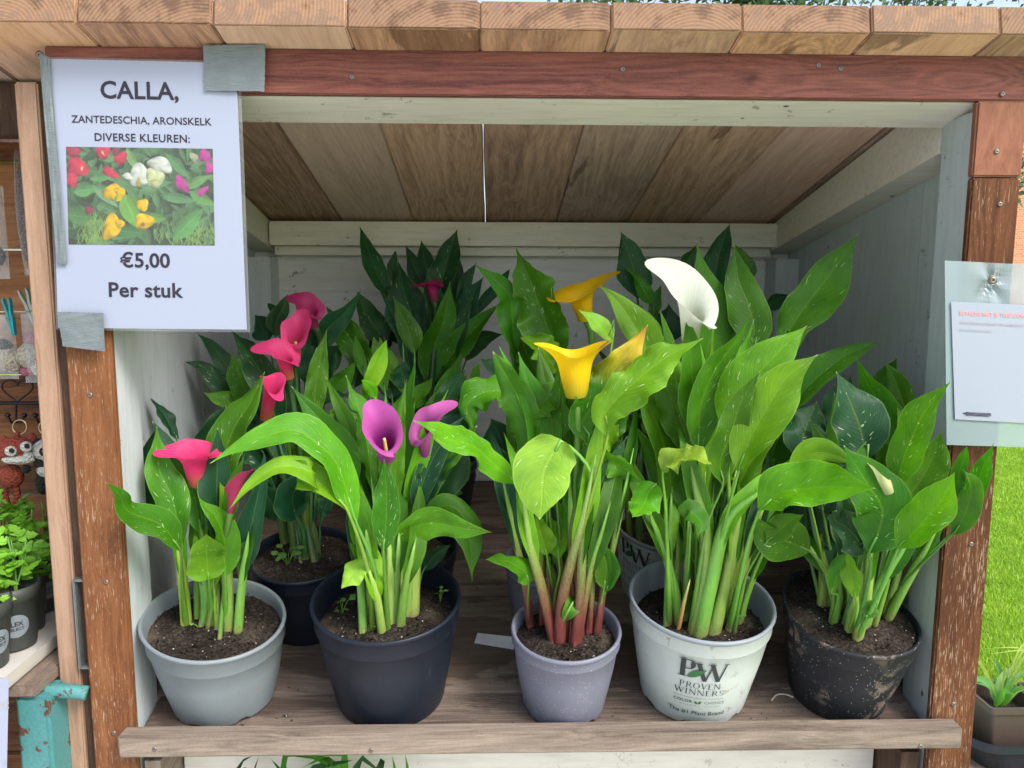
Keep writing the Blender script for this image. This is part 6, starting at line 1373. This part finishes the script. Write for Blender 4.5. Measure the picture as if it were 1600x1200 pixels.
# ------------------------------------------------------------------ right of the cabinet: square pots in a trough
TB = thing('plant_stool', (.93, 1.3, 0), 'low wooden stool under the black trough right of the cabinet', 'stool')
zt = Z(-.83); box('seat', (.80, 1.16, zt-.02), (1.16, 1.48, zt), W_GREY, TB)
for xx in (.83, 1.12):
    for yy2 in (1.19, 1.45): box('leg', (xx-.012, yy2-.012, .02), (xx+.012, yy2+.012, zt-.0205), W_GREY, TB)
BP = plain('black_trough_plastic', (.018, .022, .03), .35); BR = plain('brown_square_pot_plastic', (.075, .055, .045), .45, var=.15)
def open_box(name, cx, cy, z0, wx, wy, h, taper, mat, parent, rim=.006, r=.2, seg=6):
    """rounded rectangular container with a rim"""
    def ring(hx, hy, z, rr):
        out = []
        for qx, qy, a0 in ((1, 1, 0), (-1, 1, 90), (-1, -1, 180), (1, -1, 270)):
            for i in range(seg+1):
                a = rad(a0+90*i/seg); out.append(Vector((cx+qx*(hx-rr)+rr*math.cos(a), cy+qy*(hy-rr)+rr*math.sin(a), z)))
        return out
    hx, hy = wx/2, wy/2; rr = r*min(hx, hy); P = [(hx*taper, hy*taper, z0), (hx*.985, hy*.985, z0+h-.012), (hx+rim*.6, hy+rim*.6, z0+h-.011), (hx+rim*.6, hy+rim*.6, z0+h), (hx-.002, hy-.002, z0+h), (hx*taper-.004, hy*taper-.004, z0+.006)]
    V = []; Fs = []
    for a, b, z in P: V += ring(a, b, z, rr)
    n = 4*(seg+1)
    for i in range(len(P)-1):
        for k in range(n): Fs.append((i*n+k, i*n+(k+1) % n, (i+1)*n+(k+1) % n, (i+1)*n+k))
    Fs += [tuple(range(n))[::-1], tuple(range((len(P)-1)*n, len(P)*n))]
    return obj(name, V, Fs, mat, parent)
tag(open_box('plant_trough', .975, 1.285, zt+.001, .33, .13, .055, .85, BP, None, .008, .7, 8), 'black oval plastic trough holding the brown square pots', 'trough')
def sq_pot(cx, cy, label, seed):
    t = thing('square_pot', (cx, cy, zt+.008), label, 'potted plant', 'brown square pots in the trough'); open_box('pot', cx, cy, zt+.008, .088, .088, .105, .72, BR, t, .005, .15)
    box('soil', (cx-.037, cy-.037, zt+.07), (cx+.037, cy+.037, zt+.092), SOIL, t, bevel=.002); rnd = random.Random(seed)
    for i in range(11):
        a = rnd.uniform(0, 6.28); s = Vector((cx+rnd.uniform(-.01, .01), cy, zt+.09)); L = rnd.uniform(.04, .09)
        P = spline([s, s+Vector((math.cos(a)*L*.3, math.sin(a)*L*.3, L*.6)), s+Vector((math.cos(a)*L*.9, math.sin(a)*L*.7, L*.75))], 14); Vb, Fb, Ub = blade(P, rnd.uniform(.004, .008), 's', 0, False, .3, 0, nv=4)
        obj('leaf', Vb, Fb, LEAF, t, Ub, True, color=jit((.16, .36, .09), .3))
    for i in range(7):
        a = rnd.uniform(2.2, 4.6) if i % 2 else rnd.uniform(-1, 1); s = Vector((cx, cy, zt+.09)); L = rnd.uniform(.09, .15)
        P = spline([s, s+Vector((math.cos(a)*L*.4, math.sin(a)*L*.2, L*.7)), s+Vector((math.cos(a)*L, math.sin(a)*L*.5, L*.75))], 14); Vb, Fb, Ub = blade(P, .0016, 'l', 0, False, .3, 0, nv=2)
        obj('blade_leaf', Vb, Fb, LEAF, t, Ub, True, color=(.30, .42, .10))
sq_pot(.885, 1.285, 'brown square pot nearest the cabinet in the black trough, with pale narrow leaves', 1); sq_pot(.985, 1.28, 'second brown square pot from the cabinet in the black trough', 2)
